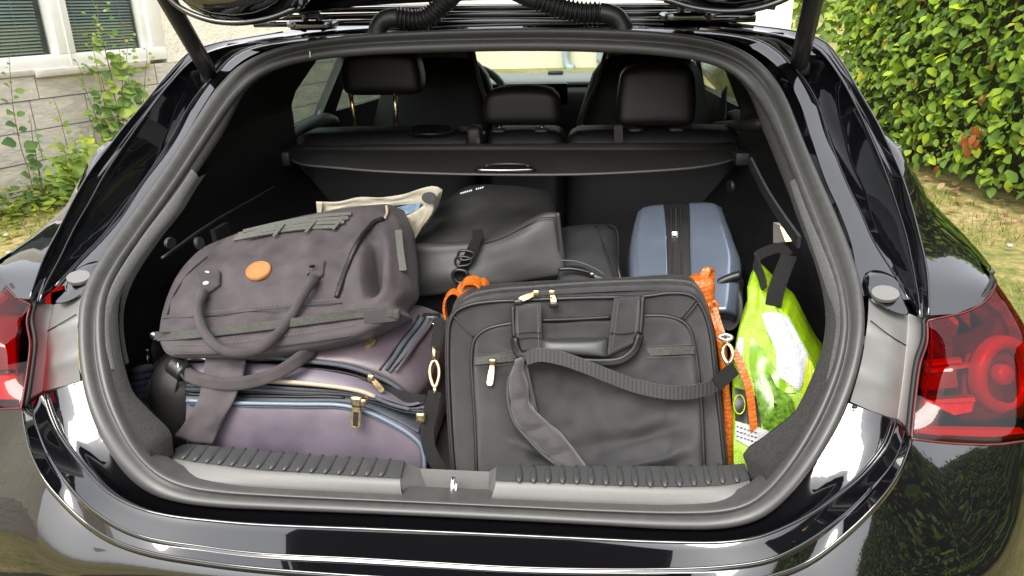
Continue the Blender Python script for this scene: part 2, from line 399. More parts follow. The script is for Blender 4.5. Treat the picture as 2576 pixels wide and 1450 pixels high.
M['limegreen2'] = mat('mid_green_print', (.13, .26, .008), .28, spec=.6, noise=(30, .25), bump=('noise', 45, .5, .004))
M['limeyellow'] = mat('yellow_green_print', (.34, .44, .006), .26, spec=.6, noise=(25, .08), bump=('noise', 60, .5, .004))
M['printblack'] = mat('print_black', (.012, .012, .012), .4)
M['whiteprint'] = mat('white_ink', (.7, .7, .7), .5)
M['navy'] = mat('navy_rib_knit', (.018, .021, .04), .9, bump=('wave', 120, .8, .003))
M['darkleather'] = mat('black_leather', (.012, .012, .012), .35, bump=('voronoi', 300, .2, .001))
M['softblack'] = mat('dark_grey_soft', (.016, .0155, .0145), .65, noise=(20, .15), bump=('noise', 40, .3, .004))
M['plaster'] = mat('white_render', (.80, .75, .65), .9, noise=(5, .12), bump=('noise', 35, .6, .02))
M['block'] = mat('grey_limestone_block', (.60, .57, .55), .92, noise=(3.4, .2), col2=(.74, .66, .56), bump=[('noise', 70, .7, .012), ('noise', 9, .5, .02)])
M['mortar'] = mat('mortar', (.40, .38, .35), .95, noise=(30, .3))
M['sillstone'] = mat('stone_ledge', (.50, .46, .42), .85, noise=(8, .2), bump=('noise', 60, .4, .008))
M['whiteframe'] = mat('white_pvc_frame', (.80, .79, .76), .4, noise=(6, .04))
M['slat'] = mat('grey_blind_slat', (.50, .54, .54), .5, noise=(4, .1))
M['blindback'] = mat('dark_room', (.03, .035, .035), .8)
M['pipe'] = mat('blue_grey_pipe', (.28, .33, .38), .5, noise=(10, .15))
M['stem'] = mat('red_brown_stem', (.13, .075, .05), .8, noise=(30, .3))
M['leaf'] = leafmat('leaf')
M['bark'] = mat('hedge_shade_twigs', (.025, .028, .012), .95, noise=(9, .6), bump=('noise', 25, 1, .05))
M['pebble'] = mat('pale_pebble', (.30, .30, .32), .7, noise=(40, .2))
M['sand'] = mat('pale_wall_render', (.62, .58, .45), .9, noise=(.8, .14), bump=('noise', 10, .4, .02))

def stripes(m, sc, c1, c2):
    t = m.node_tree; b = t.nodes['Principled BSDF']; tc = t.nodes.new('ShaderNodeTexCoord'); w_ = t.nodes.new('ShaderNodeTexWave'); w_.bands_direction = 'X'; w_.inputs['Scale'].default_value = sc
    rp = t.nodes.new('ShaderNodeValToRGB'); rp.color_ramp.elements[0].color = (*c1, 1); rp.color_ramp.elements[1].color = (*c2, 1)
    t.links.new(tc.outputs['Object'], w_.inputs['Vector']); t.links.new(w_.outputs[1], rp.inputs[0]); t.links.new(rp.outputs[0], b.inputs['Base Color']); return m
M['ribweb'] = stripes(mat('ribbed_webbing', (.01, .01, .01), .55, bump=('noise', 300, .3, .001)), 48, (.003, .003, .003), (.018, .018, .016))

# ================================================================== SETTING
def ground_mat():
    m = bpy.data.materials.new('grass_and_dirt'); m.use_nodes = True; t = m.node_tree; b = t.nodes['Principled BSDF']; b.inputs['Roughness'].default_value = .95
    tc = t.nodes.new('ShaderNodeTexCoord')
    def nz(sc, det=6): 
        n = t.nodes.new('ShaderNodeTexNoise'); n.inputs['Scale'].default_value = sc; n.inputs['Detail'].default_value = det; n.inputs['Roughness'].default_value = .65; t.links.new(tc.outputs['Object'], n.inputs['Vector']); return n
    a, c, d = nz(1.1), nz(26), nz(7)
    r1 = t.nodes.new('ShaderNodeValToRGB'); r1.color_ramp.elements[0].position = .40; r1.color_ramp.elements[1].position = .66
    r1.color_ramp.elements[0].color = (.13, .16, .03, 1); r1.color_ramp.elements[1].color = (.40, .285, .165, 1)
    e = r1.color_ramp.elements.new(.54); e.color = (.26, .235, .08, 1)
    r2 = t.nodes.new('ShaderNodeValToRGB'); r2.color_ramp.elements[0].position = .25; r2.color_ramp.elements[1].position = .75; r2.color_ramp.elements[0].color = (.45, .42, .38, 1); r2.color_ramp.elements[1].color = (1.35, 1.3, 1.2, 1)
    ad = t.nodes.new('ShaderNodeMath'); ad.operation = 'MULTIPLY_ADD'; ad.inputs[1].default_value = .55; ad.inputs[2].default_value = 0
    s2 = t.nodes.new('ShaderNodeMath'); s2.operation = 'MULTIPLY_ADD'; s2.inputs[1].default_value = .5
    t.links.new(d.outputs[0], ad.inputs[0]); t.links.new(a.outputs[0], s2.inputs[0]); t.links.new(ad.outputs[0], s2.inputs[2]); t.links.new(s2.outputs[0], r1.inputs[0]); t.links.new(c.outputs[0], r2.inputs[0])
    mx = t.nodes.new('ShaderNodeMixRGB'); mx.blend_type = 'MULTIPLY'; mx.inputs[0].default_value = 1
    t.links.new(r1.outputs[0], mx.inputs[1]); t.links.new(r2.outputs[0], mx.inputs[2]); t.links.new(mx.outputs[0], b.inputs['Base Color'])
    bp = t.nodes.new('ShaderNodeBump'); bp.inputs['Strength'].default_value = .8; bp.inputs['Distance'].default_value = .03; t.links.new(c.outputs[0], bp.inputs['Height']); t.links.new(bp.outputs[0], b.inputs['Normal'])
    return m
gv, gf = [], []
gx = [-160, -60, -20, -9]+[-7+i*.5 for i in range(29)]+[9, 20, 60, 160]; gy = [-160, -60, -20, -8]+[-5+i*.5 for i in range(29)]+[12, 20, 60, 200]
for y in gy:
    for x in gx:
        near = 1 if abs(x) < 8 and abs(y-2) < 8 else 0
        gv.append((x, y, near*.03*N.noise(V((x*.9, y*.9, 3)))-.02))
for j in range(len(gy)-1):
    for i in range(len(gx)-1): gf.append((j*len(gx)+i, j*len(gx)+i+1, (j+1)*len(gx)+i+1, (j+1)*len(gx)+i))
tag(mk('ground', gv, gf, ground_mat()), kind='structure')

gm_ = mat('dark_gravel', (.036, .034, .026), .9, noise=(16, .5), col2=(.070, .066, .048), bump=[('voronoi', 60, .9, .02), ('noise', 200, .5, .005)])
dv_, df_ = [], []
for j in range(60):
    y = -9+j*.22
    for i in range(9):
        x = -2.0+i*.5; e = 1 if i in (0, 8) else 0
        dv_.append((x*.92+e*.25*N.noise(V((y*1.3, x, 2))), y, .016+.02*N.noise(V((x*.9, y*.9, 3)))*0))
for j in range(59):
    for i in range(8): df_.append((j*9+i, j*9+i+1, (j+1)*9+i+1, (j+1)*9+i))
tag(mk('driveway', dv_, df_, gm_), kind='structure')

# ---- leaves ------------------------------------------------------------------
def leafverts(L=1., W=.62, fold=.18, curl=.12):
    """pointed oval leaf along +y, face up +z"""
    a = [(0, 0, 0), (-W*.36, L*.2, fold*.36*W), (-W*.5, L*.48, fold*.5*W), (-W*.3, L*.8, fold*.3*W-curl*L*.3), (0, L, -curl*L), (W*.3, L*.8, fold*.3*W-curl*L*.3), (W*.5, L*.48, fold*.5*W), (W*.36, L*.2, fold*.36*W), (0, L*.22, 0), (0, L*.5, -.01*L), (0, L*.8, -curl*L*.4)]
    f = [(0, 8, 1), (1, 8, 9, 2), (2, 9, 10, 3), (3, 10, 4), (0, 7, 8), (7, 6, 9, 8), (6, 5, 10, 9), (5, 4, 10)]
    return [V(p) for p in a], f
LV, LF = leafverts()
LV2, LF2 = leafverts(1., .8, .1, .2)
def settint(me, cols):
    at = me.attributes.new('tint', 'FLOAT_COLOR', 'POINT'); at.data.foreach_set('color', [x for c in cols for x in (*c, 1)])
def leafmesh(name, col, lv=None, lf=None):
    me = bpy.data.meshes.new(name); me.from_pydata([tuple(p) for p in (lv or LV)], [], lf or LF); me.update(); settint(me, [col]*len(me.vertices))
    me.polygons.foreach_set('use_smooth', [True]*len(me.polygons)); me.materials.append(M['leaf']); return me
def frame(d, up):
    y = V(d).normalized(); z = V(up); z = (z-y*z.dot(y)); z = z.normalized() if z.length > 1e-5 else y.orthogonal().normalized(); x = y.cross(z)
    return Matrix(((x.x, y.x, z.x), (x.y, y.y, z.y), (x.z, y.z, z.z)))

# ---- house on the left --------------------------------------------------------
W0 = V((-4.2, 5.0, 0)); WD = V((.2590, .9659, 0)); WN = V((.9659, -.2590, 0))
def wp(s, z, out=0.): return W0+WD*s+WN*out+V((0, 0, z))
def onW(p, out=0.): return onP(p, W0+WN*out, WN)
house = empty('house', W0, 'pale rendered house with grey block plinth and white framed window', 'house')
def wbox(name, s0, s1, z0, z1, o0, o1, m, parent, bev=0):
    vs_ = [wp(s, z, o) for s in (s0, s1) for z in (z0, z1) for o in (o0, o1)]
    fs = [(0, 1, 3, 2), (4, 6, 7, 5), (0, 4, 5, 1), (2, 3, 7, 6), (0, 2, 6, 4), (1, 5, 7, 3)]
    o = mk(name, vs_, fs, m, parent, False)
    if bev: bevel(o, bev, 2)
    return o
WIN = (-2.6, 1.255, .985, 2.45)    # window: s0 s1 z0 z1
wall = wbox('wall', -11, WIN[0], .955, 3.2, -.3, 0, M['plaster'], house)
wbox('wall', WIN[1], 8, .955, 3.2, -.3, 0.001, M['plaster'], house)
wbox('wall', WIN[0], WIN[1], WIN[3], 3.2, -.3, .002, M['plaster'], house)
plinth = wbox('plinth', -11, 8, -.3, .953, -.3, -.006, M['mortar'], house)
BH = .237; random.seed(3)
bme = None
for row in range(5):
    z0 = -.005+row*BH - (BH-.19 if row == 0 else 0); z1 = row*BH+.0
    z0, z1 = (row-1)*BH+.008, row*BH
    if row == 0: z0, z1 = -.25, 0.0
    s = -11+((.27, .0, .31, .05, .22)[row])-.62
    # courses measured at z = .05 .29 .53 .765 .953
    zt = (.05, .29, .53, .765, .952)[row]; zb = (-.25, .058, .298, .538, .773)[row]
    while s < 8:
        L = .50+random.random()*.14
        if -.9 < s < .0 and row == 4: L = -.165-s if -.165-s > .3 else L
        a, b = max(s, -11), min(s+L-.010, 8)
        if b-a > .05:
            if bme is None:
                o = wbox('block', 0, 1, 0, 1, 0, 1, M['block'], house); bevel(o, .012, 1); bme = o.data; bpy.data.objects.remove(o)
                bme.transform(Matrix.Translation(W0)); mi = Matrix(((WD.x, 0, WN.x, 0), (WD.y, 0, WN.y, 0), (0, 1, 0, 0), (0, 0, 0, 1)))
                bme.transform(mi.inverted() @ Matrix.Translation(-W0))
            o = bpy.data.objects.new('block', bme); COL.objects.link(o); o.parent = house
            dp = .03+random.random()*.008
            m4 = Matrix(((WD.x*(b-a), 0, WN.x*dp, 0), (WD.y*(b-a), 0, WN.y*dp, 0), (0, zt-zb, 0, 0), (0, 0, 0, 1)))
            q = wp(a, zb, -.02)-W0
            o.matrix_local = Matrix.Translation(q) @ m4
        s += L
# stone ledge under the window
wbox('ledge', -3.2, -.17, .955, 1.0, .0, .03, M['sillstone'], house, .006)
wbox('ledge', -.168, 1.0, .935, .995, .0, .05, M['sillstone'], house, .008)
# window
win = wbox('window', WIN[0]+.002, WIN[1]-.002, WIN[2], WIN[3]-.002, -.28, -.26, M['blindback'], house)
def wf(name, s0, s1, z0, z1, o0, o1, m=None, bev=.004): return wbox(name, s0, s1, z0, z1, o0, o1, m or M['whiteframe'], win, bev)
wf('frame', WIN[0]+.003, WIN[1]-.003, .987, 1.10, -.1, .012)
wf('frame', 1.10, WIN[1]-.004, 1.098, WIN[3]-.003, -.1, .010)
wf('frame', .10, .262, 1.101, WIN[3]-.003, -.1, .014)
wf('mullion', .186, .2, 1.0, WIN[3]-.01, .014, .026)
wf('frame', WIN[0]+.004, 0.099, 2.30, WIN[3]-.004, -.1, .008)
wf('frame', .263, 1.099, 2.31, WIN[3]-.005, -.1, .008)
wf('frame', -1.25, -1.08, 1.101, 2.299, -.1, .010)
wf('frame', WIN[0]+.005, WIN[0]+.15, 1.101, 2.299, -.1, .009)
wf('sash_bead', 1.04, 1.099, 1.101, 2.30, -.1, -.03)
wf('sash_bead', .263, .29, 1.101, 2.30, -.1, -.035)
for (a, b) in ((.264, 1.098), (-1.079, .099), (WIN[0]+.151, -1.251)):
    wf('pane', a, b, 1.102, 2.298, -.085, -.08, M['wshield'], 0)
sl = None
for (a, b) in ((.285, 1.045), (-1.05, .075)):
    for k in range(46):
        z = 1.112+k*.0258
        if z > 2.28: break
        vs_ = [wp(a, z, -.125), wp(b, z, -.125), wp(b, z+.013, -.145), wp(a, z+.013, -.145), wp(a, z+.002, -.128), wp(b, z+.002, -.128), wp(b, z+.015, -.148), wp(a, z+.015, -.148)]
        mk('blind_slat', vs_, [(0, 1, 2, 3), (4, 5, 6, 7), (0, 1, 5, 4), (2, 3, 7, 6)], M['slat'], win, False)
    for q in (.18, .82): tube('blind_cord', [wp(a+(b-a)*q, 1.11, -.12), wp(a+(b-a)*q, 2.28, -.12)], .002, M['slat'], win, m=5)

# ---- far pale wall seen through the windscreen -------------------------------
far = empty('outbuilding', (1.5, 17.6, 0), 'pale outbuilding wall with a downpipe, seen through the windscreen', 'building')
box('wall', (-7, 17.6, -.3), (4.6, 18.0, 3.4), M['sand'], far)
fl = tube('downpipe', [onY((1425, 60), 17.45), onY((1425, 160), 17.45), onY((1432, 172), 17.40), onY((1443, 170), 17.33)], .085, M['pipe'], far, n=16)
tube('downpipe', [onY((1508, 100), 17.5), onY((1508, 158), 17.5)], .07, M['pipe'], far, n=6)

# ---- hedge on the right -------------------------------------------------------
def hx(y): return 3.08-.18*(y-4.6)
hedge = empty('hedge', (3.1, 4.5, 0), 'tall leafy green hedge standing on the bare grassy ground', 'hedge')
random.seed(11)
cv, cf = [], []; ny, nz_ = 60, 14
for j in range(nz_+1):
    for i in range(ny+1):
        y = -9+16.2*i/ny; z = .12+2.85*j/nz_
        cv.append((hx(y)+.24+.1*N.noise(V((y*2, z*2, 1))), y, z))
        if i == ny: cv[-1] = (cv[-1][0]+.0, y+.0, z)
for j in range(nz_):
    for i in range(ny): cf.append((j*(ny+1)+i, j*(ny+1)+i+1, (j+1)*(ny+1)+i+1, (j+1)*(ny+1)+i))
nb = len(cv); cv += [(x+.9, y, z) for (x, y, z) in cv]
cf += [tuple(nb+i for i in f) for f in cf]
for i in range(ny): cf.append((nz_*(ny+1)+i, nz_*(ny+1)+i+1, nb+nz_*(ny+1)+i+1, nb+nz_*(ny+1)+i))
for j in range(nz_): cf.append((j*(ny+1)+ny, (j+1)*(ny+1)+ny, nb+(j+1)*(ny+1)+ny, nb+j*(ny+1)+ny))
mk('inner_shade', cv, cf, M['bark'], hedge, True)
for k in range(26):
    y = -5.8+k*.5+random.random()*.2; x = hx(y)+.3
    tube('stem', [(x, y, -.05), (x+random.uniform(-.08, .08), y+random.uniform(-.1, .1), .6), (x-.1, y+random.uniform(-.2, .2), 1.6)], .014, M['stem'], hedge, n=6, m=6)
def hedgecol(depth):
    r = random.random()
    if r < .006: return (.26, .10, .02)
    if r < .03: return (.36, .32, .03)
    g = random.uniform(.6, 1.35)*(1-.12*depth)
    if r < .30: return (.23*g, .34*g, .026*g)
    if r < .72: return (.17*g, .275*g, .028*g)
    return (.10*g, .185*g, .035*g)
leaves = []
def addleaf(y, z, layer, size):
    bul = .05*N.noise(V((y*1.6, z*1.6, 9)))+.03*N.noise(V((y*5, z*5, 2)))
    P = V((hx(y)-.03+layer*.075+bul+random.uniform(-.025, .025), y, z))
    d = V((-.35+random.gauss(0, .45), -.45+random.gauss(0, .6), -.40+random.gauss(0, .6)))
    up = V((-1+random.gauss(0, .35), -.35+random.gauss(0, .35), .75+random.gauss(0, .4)))
    leaves.append((layer+random.random()*.5, P, frame(d, up), size*random.choice((.5, .65, .8, .95, 1.05, 1.2, 1.4))*random.uniform(.9, 1.1), hedgecol(layer)))
def bottom(y): return .10+.09*N.noise(V((y*2.2, 0, 5)))
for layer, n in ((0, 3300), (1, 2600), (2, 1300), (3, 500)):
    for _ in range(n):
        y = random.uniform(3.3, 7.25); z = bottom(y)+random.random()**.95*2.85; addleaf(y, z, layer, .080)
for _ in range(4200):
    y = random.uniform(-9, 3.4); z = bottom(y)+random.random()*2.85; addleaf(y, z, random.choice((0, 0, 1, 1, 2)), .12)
# leaves on the end face
for _ in range(900):
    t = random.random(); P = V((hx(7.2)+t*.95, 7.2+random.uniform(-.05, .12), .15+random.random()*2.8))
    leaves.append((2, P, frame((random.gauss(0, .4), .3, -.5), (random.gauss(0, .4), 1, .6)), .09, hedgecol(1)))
# cluster of dead brown leaves
dead = onX((2452, 348), 2.92)
for _ in range(16):
    leaves.append((-1, dead+V((random.uniform(-.03, .02), random.gauss(0, .075), random.gauss(0, .06))), frame((random.gauss(0, .5), random.gauss(0, .5), -.6), (-1, random.gauss(0, .5), random.gauss(0, .5))), .085, random.choice([(.30, .095, .03), (.22, .065, .025), (.40, .16, .05)])))
def vis(l):
    P = l[1]; d = P-CAM; z = d.dot(FW)
    if z <= 0: return False
    u = 1288+FPX*d.dot(RT)/z; v = 725-FPX*d.dot(UP)/z
    return 2100 < u < 2570 and 10 < v < 500 and (v < 60 or u > 2110+(v-100)*.55)
vl = [l for l in leaves if l[0] < 1 and vis(l)]
vl.sort(key=lambda l: l[0]*.6+(l[1]-CAM).length*.12-l[3]*6)
single = vl[:300]; sid = set(id(l) for l in single)
HL = [leafmesh('hedge_leaf', c) for c in [(.34, .42, .02), (.27, .36, .022), (.21, .31, .025), (.16, .25, .028), (.11, .195, .034), (.42, .46, .02), (.44, .38, .02), (.30, .10, .03)]]
for l in single:
    c = l[4]; k = min(range(8), key=lambda i: sum((HL[i].attributes['tint'].data[0].color[q]-c[q])**2 for q in range(3)))
    o = bpy.data.objects.new('leaf', HL[k]); COL.objects.link(o); o.parent = hedge
    o.matrix_local = Matrix.Translation(l[1]-ORG['hedge']) @ (l[2]*l[3]).to_4x4()
def joinleaves(name, ls, parent=None, lv=LV, lf=LF, base=None):
    vs_, fs, cs = [], [], []; b = org(parent) if parent else V(base or (0, 0, 0))
    for l in ls:
        o = len(vs_); m = l[2]*l[3]
        vs_ += [tuple(m @ p+l[1]-b) for p in lv]; fs += [tuple(o+i for i in f) for f in lf]; cs += [l[4]]*len(lv)
    me = bpy.data.meshes.new(name); me.from_pydata(vs_, [], fs); me.update(); settint(me, cs); me.polygons.foreach_set('use_smooth', [True]*len(me.polygons))
    o = link(name, me, M['leaf'], parent)
    if not parent: o.location = b
    return o
tag(joinleaves('foliage', [l for l in leaves if id(l) not in sid], hedge), kind='stuff')

# ---- far hedge row ------------------------------------------------------------
random.seed(77); fh = []
for _ in range(2600):
    x = random.uniform(3.5, 26); fh.append((0, V((x, 27+random.uniform(-.5, .5), random.random()**.8*(2.2+.6*N.noise(V((x*.4, 0, 0)))))), frame((random.gauss(0, 1), random.gauss(0, 1), -.4), (random.gauss(0, .5), -1, .6)), random.uniform(.3, .55), random.choice([(.22, .30, .06), (.28, .36, .08), (.15, .23, .05)])))
o = joinleaves('far_hedge', fh, None, LV, LF, (14, 27, 0)); tag(o, 'pale far-off row of greenery beyond the lawn behind the hedge', 'greenery', kind='stuff')

# ---- weeds growing at the house wall ------------------------------------------
WL = [leafmesh('weed_leaf', c, LV2, LF2) for c in [(.16, .26, .06), (.11, .20, .055), (.22, .31, .06), (.28, .36, .07), (.07, .135, .045), (.40, .42, .03)]]
GW = 'weeds growing against the house plinth'
def weed(pts, label, out=.12, n=22, size=.05, cols=(0, 1, 2), spread=.05, r=.004):
    P = [onW(p, out) for p in pts]; base = V((P[-1].x, P[-1].y, 0))
    if P[-1].z > .06: P.append(V((P[-1].x, P[-1].y, 0)))
    t = empty('wall_weed', base, label, 'plant', GW); path = spl(P, 22)
    sweep('stem', path, circ(r, 5), M['stem'], t, scale=[.5+.6*i/21 for i in range(22)])
    for k in range(n):
        q = (k+.5)/n; pt = ev(path, q); a = random.choice((-1, 1))
        d = WD*a*random.uniform(.5, 1)+WN*random.uniform(-.1, .7)+V((0, 0, random.uniform(-.2, .6)))
        m = frame(d, WN*.8+V((0, 0, .7))+V((random.gauss(0, .3), random.gauss(0, .3), 0)))
        s = size*(.35+.75*min(1, q*1.9))*random.uniform(.7, 1.25)
        o = bpy.data.objects.new('leaf', WL[random.choice(cols)]); COL.objects.link(o); o.parent = t
        o.matrix_local = Matrix.Translation(pt+d.normalized()*spread*random.random()*.6-base) @ (m*s).to_4x4()
random.seed(5)
weed([(22, 135), (25, 180), (30, 240), (36, 290), (45, 335), (52, 370), (62, 400), (72, 430), (82, 472)], 'tall thin single-stem weed with dark rounded leaves beside the shorter thin weed', n=26, size=.085, cols=(0, 1, 1, 4), out=.3)
weed([(72, 285), (78, 310), (82, 350), (88, 380), (97, 430), (104, 465)], 'short thin weed with few small leaves next to the tall single-stem weed', n=14, size=.06, cols=(0, 1), out=.3)
weed([(134, 250), (145, 275), (155, 310), (163, 345), (170, 372), (176, 410), (180, 450)], 'slender weed leaning out from the plinth behind the yellow-green weed', n=15, size=.07, cols=(0, 2, 3), out=.2)
weed([(190, 150), (205, 185), (212, 215), (222, 245), (240, 290), (255, 340), (262, 420)], 'leaning weed below the window ledge on the edge of the bushy weed', n=34, size=.09, cols=(1, 2, 0), out=.2)
weed([(244, 10), (248, 40), (252, 75), (262, 115), (270, 150), (280, 190), (288, 240), (296, 290), (303, 330), (306, 400)], 'tallest bushy weed reaching up in front of the window pane', n=90, size=.10, cols=(0, 1, 2, 3), out=.22, spread=.2, r=.006)
weed([(216, 75), (228, 105), (238, 140), (250, 200), (262, 260), (276, 320), (290, 400)], 'bushy weed with pale yellowish tip standing against the window sill', n=60, size=.095, cols=(2, 3, 1), out=.2, spread=.16)
weed([(322, 92), (320, 125), (318, 155), (322, 200), (328, 250), (332, 300), (335, 380)], 'upright weed with small pale top leaves beside the car roof', n=80, size=.085, cols=(0, 2, 1), out=.2, spread=.12)
weed([(290, 95), (300, 120), (303, 150), (308, 210), (310, 300), (312, 390)], 'thin weed with drooping top between the two bushiest weeds', n=26, size=.075, cols=(2, 3, 0), out=.26, spread=.12)
weed([(368, 115), (370, 140), (366, 180), (362, 240), (356, 330)], 'pale weed at the corner of the white window frame', n=20, size=.075, cols=(3, 2), out=.15, spread=.1)
weed([(188, 350), (192, 385), (196, 420), (200, 470)], 'yellow leafed bushy weed low against the plinth', n=80, size=.085, cols=(5, 3, 3, 2), out=.3, spread=.3)
weed([(160, 370), (166, 400), (172, 430), (178, 478)], 'light green bushy weed low beside the yellow leafed one', n=80, size=.085, cols=(3, 2, 0), out=.34, spread=.3)
# low ground cover at the foot of the wall, and loose grass
random.seed(21); gl = []
for _ in range(1500):
    s = random.uniform(-2.4, 1.6); o_ = .08+abs(random.gauss(0, .28)); P = wp(s, 0, o_)
    hgt = random.random()**1.7*.2*max(0, 1-o_/.9)
    c = random.choice([(.14, .20, .03), (.20, .26, .03), (.10, .155, .03), (.27, .28, .03)])
    gl.append((0, P+V((0, 0, hgt)), frame((random.gauss(0, 1), random.gauss(0, 1), .25), (random.gauss(0, .3), random.gauss(0, .3), 1)), random.uniform(.045, .09), c))
o = joinleaves('ground_cover', gl, None, LV2, LF2, W0); tag(o, 'low yellow-green ground cover at the foot of the house plinth', 'ground cover', kind='stuff')
gr = []
def blade(P, c, h): gr.append((0, P, frame((random.gauss(0, .4), random.gauss(0, .4), 1), (random.gauss(0, 1), random.gauss(0, 1), .1)), h, c))
for _ in range(15000):
    if random.random() < .5: y = random.uniform(1.5, 6.2); x = -4.4+.268*(y-5)+.3+abs(random.gauss(0, 1.0))
    else: y = random.uniform(1.5, 7.5); x = hx(y)-.15-abs(random.gauss(0, .9))
    if abs(x) < 1.0: continue
    if N.noise(V((x*1.1, y*1.1, 4)))+.25*random.random() < .02: continue
    blade(V((x, y, -.015)), random.choice([(.13, .17, .025), (.20, .21, .04), (.27, .24, .08), (.09, .14, .02)]), random.uniform(.025, .065))
GV = [V((-.05, 0, 0)), V((.05, 0, 0)), V((.035, .5, .03)), V((-.035, .5, .03)), V((0, 1, .14))]
o = joinleaves('grass', gr, None, GV, [(0, 1, 2, 3), (3, 2, 4)], (0, 3, 0)); tag(o, 'thin yellowish grass scattered over the bare ground', 'grass', kind='stuff')
for (px, py, c) in ((16, 592, 0), (36, 638, 1), (22, 636, 0), (20, 543, 0), (2420, 640, 0), (2540, 618, 0)):
    P = onZ((px, py), .012)
    cushion('pebble', P, (.034, .03, .022), M['pebble'], r=.0105, n=3, base=P)
    tag(bpy.context.scene.collection.objects[-1], 'small pale pebble lying on the bare ground', 'pebble', 'pebbles on the bare ground')
# fallen leaves under the hedge
random.seed(31); DL = [leafmesh('dry_leaf', c) for c in ((.26, .12, .05), (.20, .09, .04), (.33, .19, .09))]; fl = []
for _ in range(170):
    y = random.uniform(3.2, 6.8); x = hx(y)-.05-abs(random.gauss(0, .25))+.1
    fl.append((0, V((x, y, .012)), frame((random.gauss(0, 1), random.gauss(0, 1), .15), (random.gauss(0, .3), random.gauss(0, .3), 1)), random.uniform(.05, .08), random.choice([(.24, .15, .08), (.20, .12, .06), (.33, .24, .13)])))
o = joinleaves('leaf_litter', fl, None, LV, LF, (3, 4.6, 0)); tag(o, 'dry brown leaf litter lying along the foot of the hedge', 'leaf litter', kind='stuff')

# ================================================================== CAR
car = empty('parked_car', (0, 1.9, 0), 'black estate car with its tailgate raised and its boot full of luggage', 'car')
P0 = [(1269, 127), (1413, 128), (1538, 133), (1663, 139), (1763, 150), (1838, 172), (1888, 217), (1925, 275), (1952, 335), (1974, 390), (2000, 450), (2032, 537), (2070, 630), (2106, 725), 'a', (2122, 815), (2106, 900), (2080, 975), (2030, 1087), (1985, 1150), (1955, 1190), (1915, 1235), (1875, 1262), (1838, 1275), (1738, 1282), (1538, 1276), (1288, 1264), 'a', (1140, 1257), (894, 1247), (644, 1234), (550, 1228), (462, 1215), (405, 1189), (362, 1150), (322, 1087), (285, 1000), (268, 925), 'a', (259, 830), (261, 770), (272, 725), (305, 662), (342, 612), (397, 537), (450, 462), (516, 362), (556, 300), (597, 237), (640, 193), (706, 165), (794, 148), (894, 140), (1019, 134)]
P1 = [(1269, 94), (1413, 94), (1538, 98), (1663, 103), (1763, 113), (1838, 135), (1888, 165), (1932, 208), (1962, 275), (1992, 362), (2030, 462), (2062, 537), (2100, 630), (2136, 725), 'a', (2146, 815), (2132, 900), (2109, 975), (2060, 1087), (1994, 1187), (1935, 1250), (1888, 1285), (1813, 1301), (1713, 1299), (1538, 1293), (1288, 1279), 'a', (1140, 1272), (894, 1262), (644, 1251), (550, 1246), (462, 1238), (400, 1215), (350, 1170), (289, 1087), (252, 1000), (234, 925), 'a', (229, 830), (232, 770), (245, 725), (282, 662), (322, 612), (372, 537), (430, 462), (491, 362), (532, 300), (574, 232), (614, 185), (648, 161), (706, 135), (794, 118), (894, 107), (1019, 101)]
P2 = [(1269, 70), (1413, 70), (1538, 73), (1663, 78), (1788, 91), (1863, 118), (1913, 150), (1957, 200), (1985, 255), (2004, 310), (2024, 362), (2063, 450), (2104, 537), (2142, 630), (2176, 725), 'a', (2182, 815), (2168, 900), (2150, 975), (2106, 1087), (2040, 1187), (1970, 1270), (1932, 1300), (1888, 1322), (1813, 1337), (1713, 1336), (1538, 1323), (1288, 1310), 'a', (1140, 1303), (894, 1291), (644, 1282), (550, 1280), (450, 1270), (375, 1248), (337, 1222), (287, 1162), (240, 1087), (212, 1000), (199, 925), 'a', (195, 830), (198, 770), (208, 725), (245, 662), (277, 612), (332, 537), (392, 462), (458, 362), (500, 290), (540, 222), (582, 172), (644, 138), (706, 115), (794, 97), (894, 87), (1019, 77)]
def loop(pl, off, n=56):
    an = [0]; pts = []
    for p in pl:
        if p == 'a': an.append(len(pts))
        else: pts.append(ps(p, off))
    # soften small measuring noise
    for _ in range(2):
        q = [(pts[i-1]+pts[i]*4+pts[(i+1) % len(pts)])/6 for i in range(len(pts))]; pts = q
    d = dense(pts, True, 8); out = []; an = [a*8 for a in an]+[len(d)]
    d2 = d+[d[0]]
    for a, b in zip(an[:-1], an[1:]): out += resample(d2[a:b+1], n+1)[:-1]
    return out
R0, R1, R2 = loop(P0, .004), loop(P1, 0), loop(P2, 0)
NL = len(R0)
def nrm(P): k = (prof(P.z+.01)-prof(P.z-.01))/.02; return V((0, -1, k)).normalized()
def bead(A, B, h, m=8, p=.62):
    rows = []
    for j in range(m+1):
        s = j/m; row = []
        for a, b in zip(A, B):
            q = a.lerp(b, s); row.append(q+nrm(q)*h*(math.sin(math.pi*s)**p if 0 < s < 1 else 0))
        rows.append(row)
    return rows
# seal: rubber loop with two rolls and a groove between
back0 = [p+V((0, .03, 0)) for p in R0]
G1a = [a.lerp(b, .06)-nrm(a)*.006 for a, b in zip(R1, R2)]; G1b = [a.lerp(b, .06)-nrm(a)*.006 for a, b in zip(R1, R0)]
seal = gmesh('boot_seal', [back0]+bead(R0, G1b, .010)+bead(G1a, R2, .0115)+[[p+V((0, .025, 0)) for p in R2]], M['rubber'], car, closed_u=True)
mkp = ps((779, 130), -.012); slab('seal_joint', [mkp+V((x, 0, z)) for x, z in ((-.001, -.012), (.001, -.012), (.001, .0), (-.001, .0))], (0, .004, 0), M['steel'], seal)

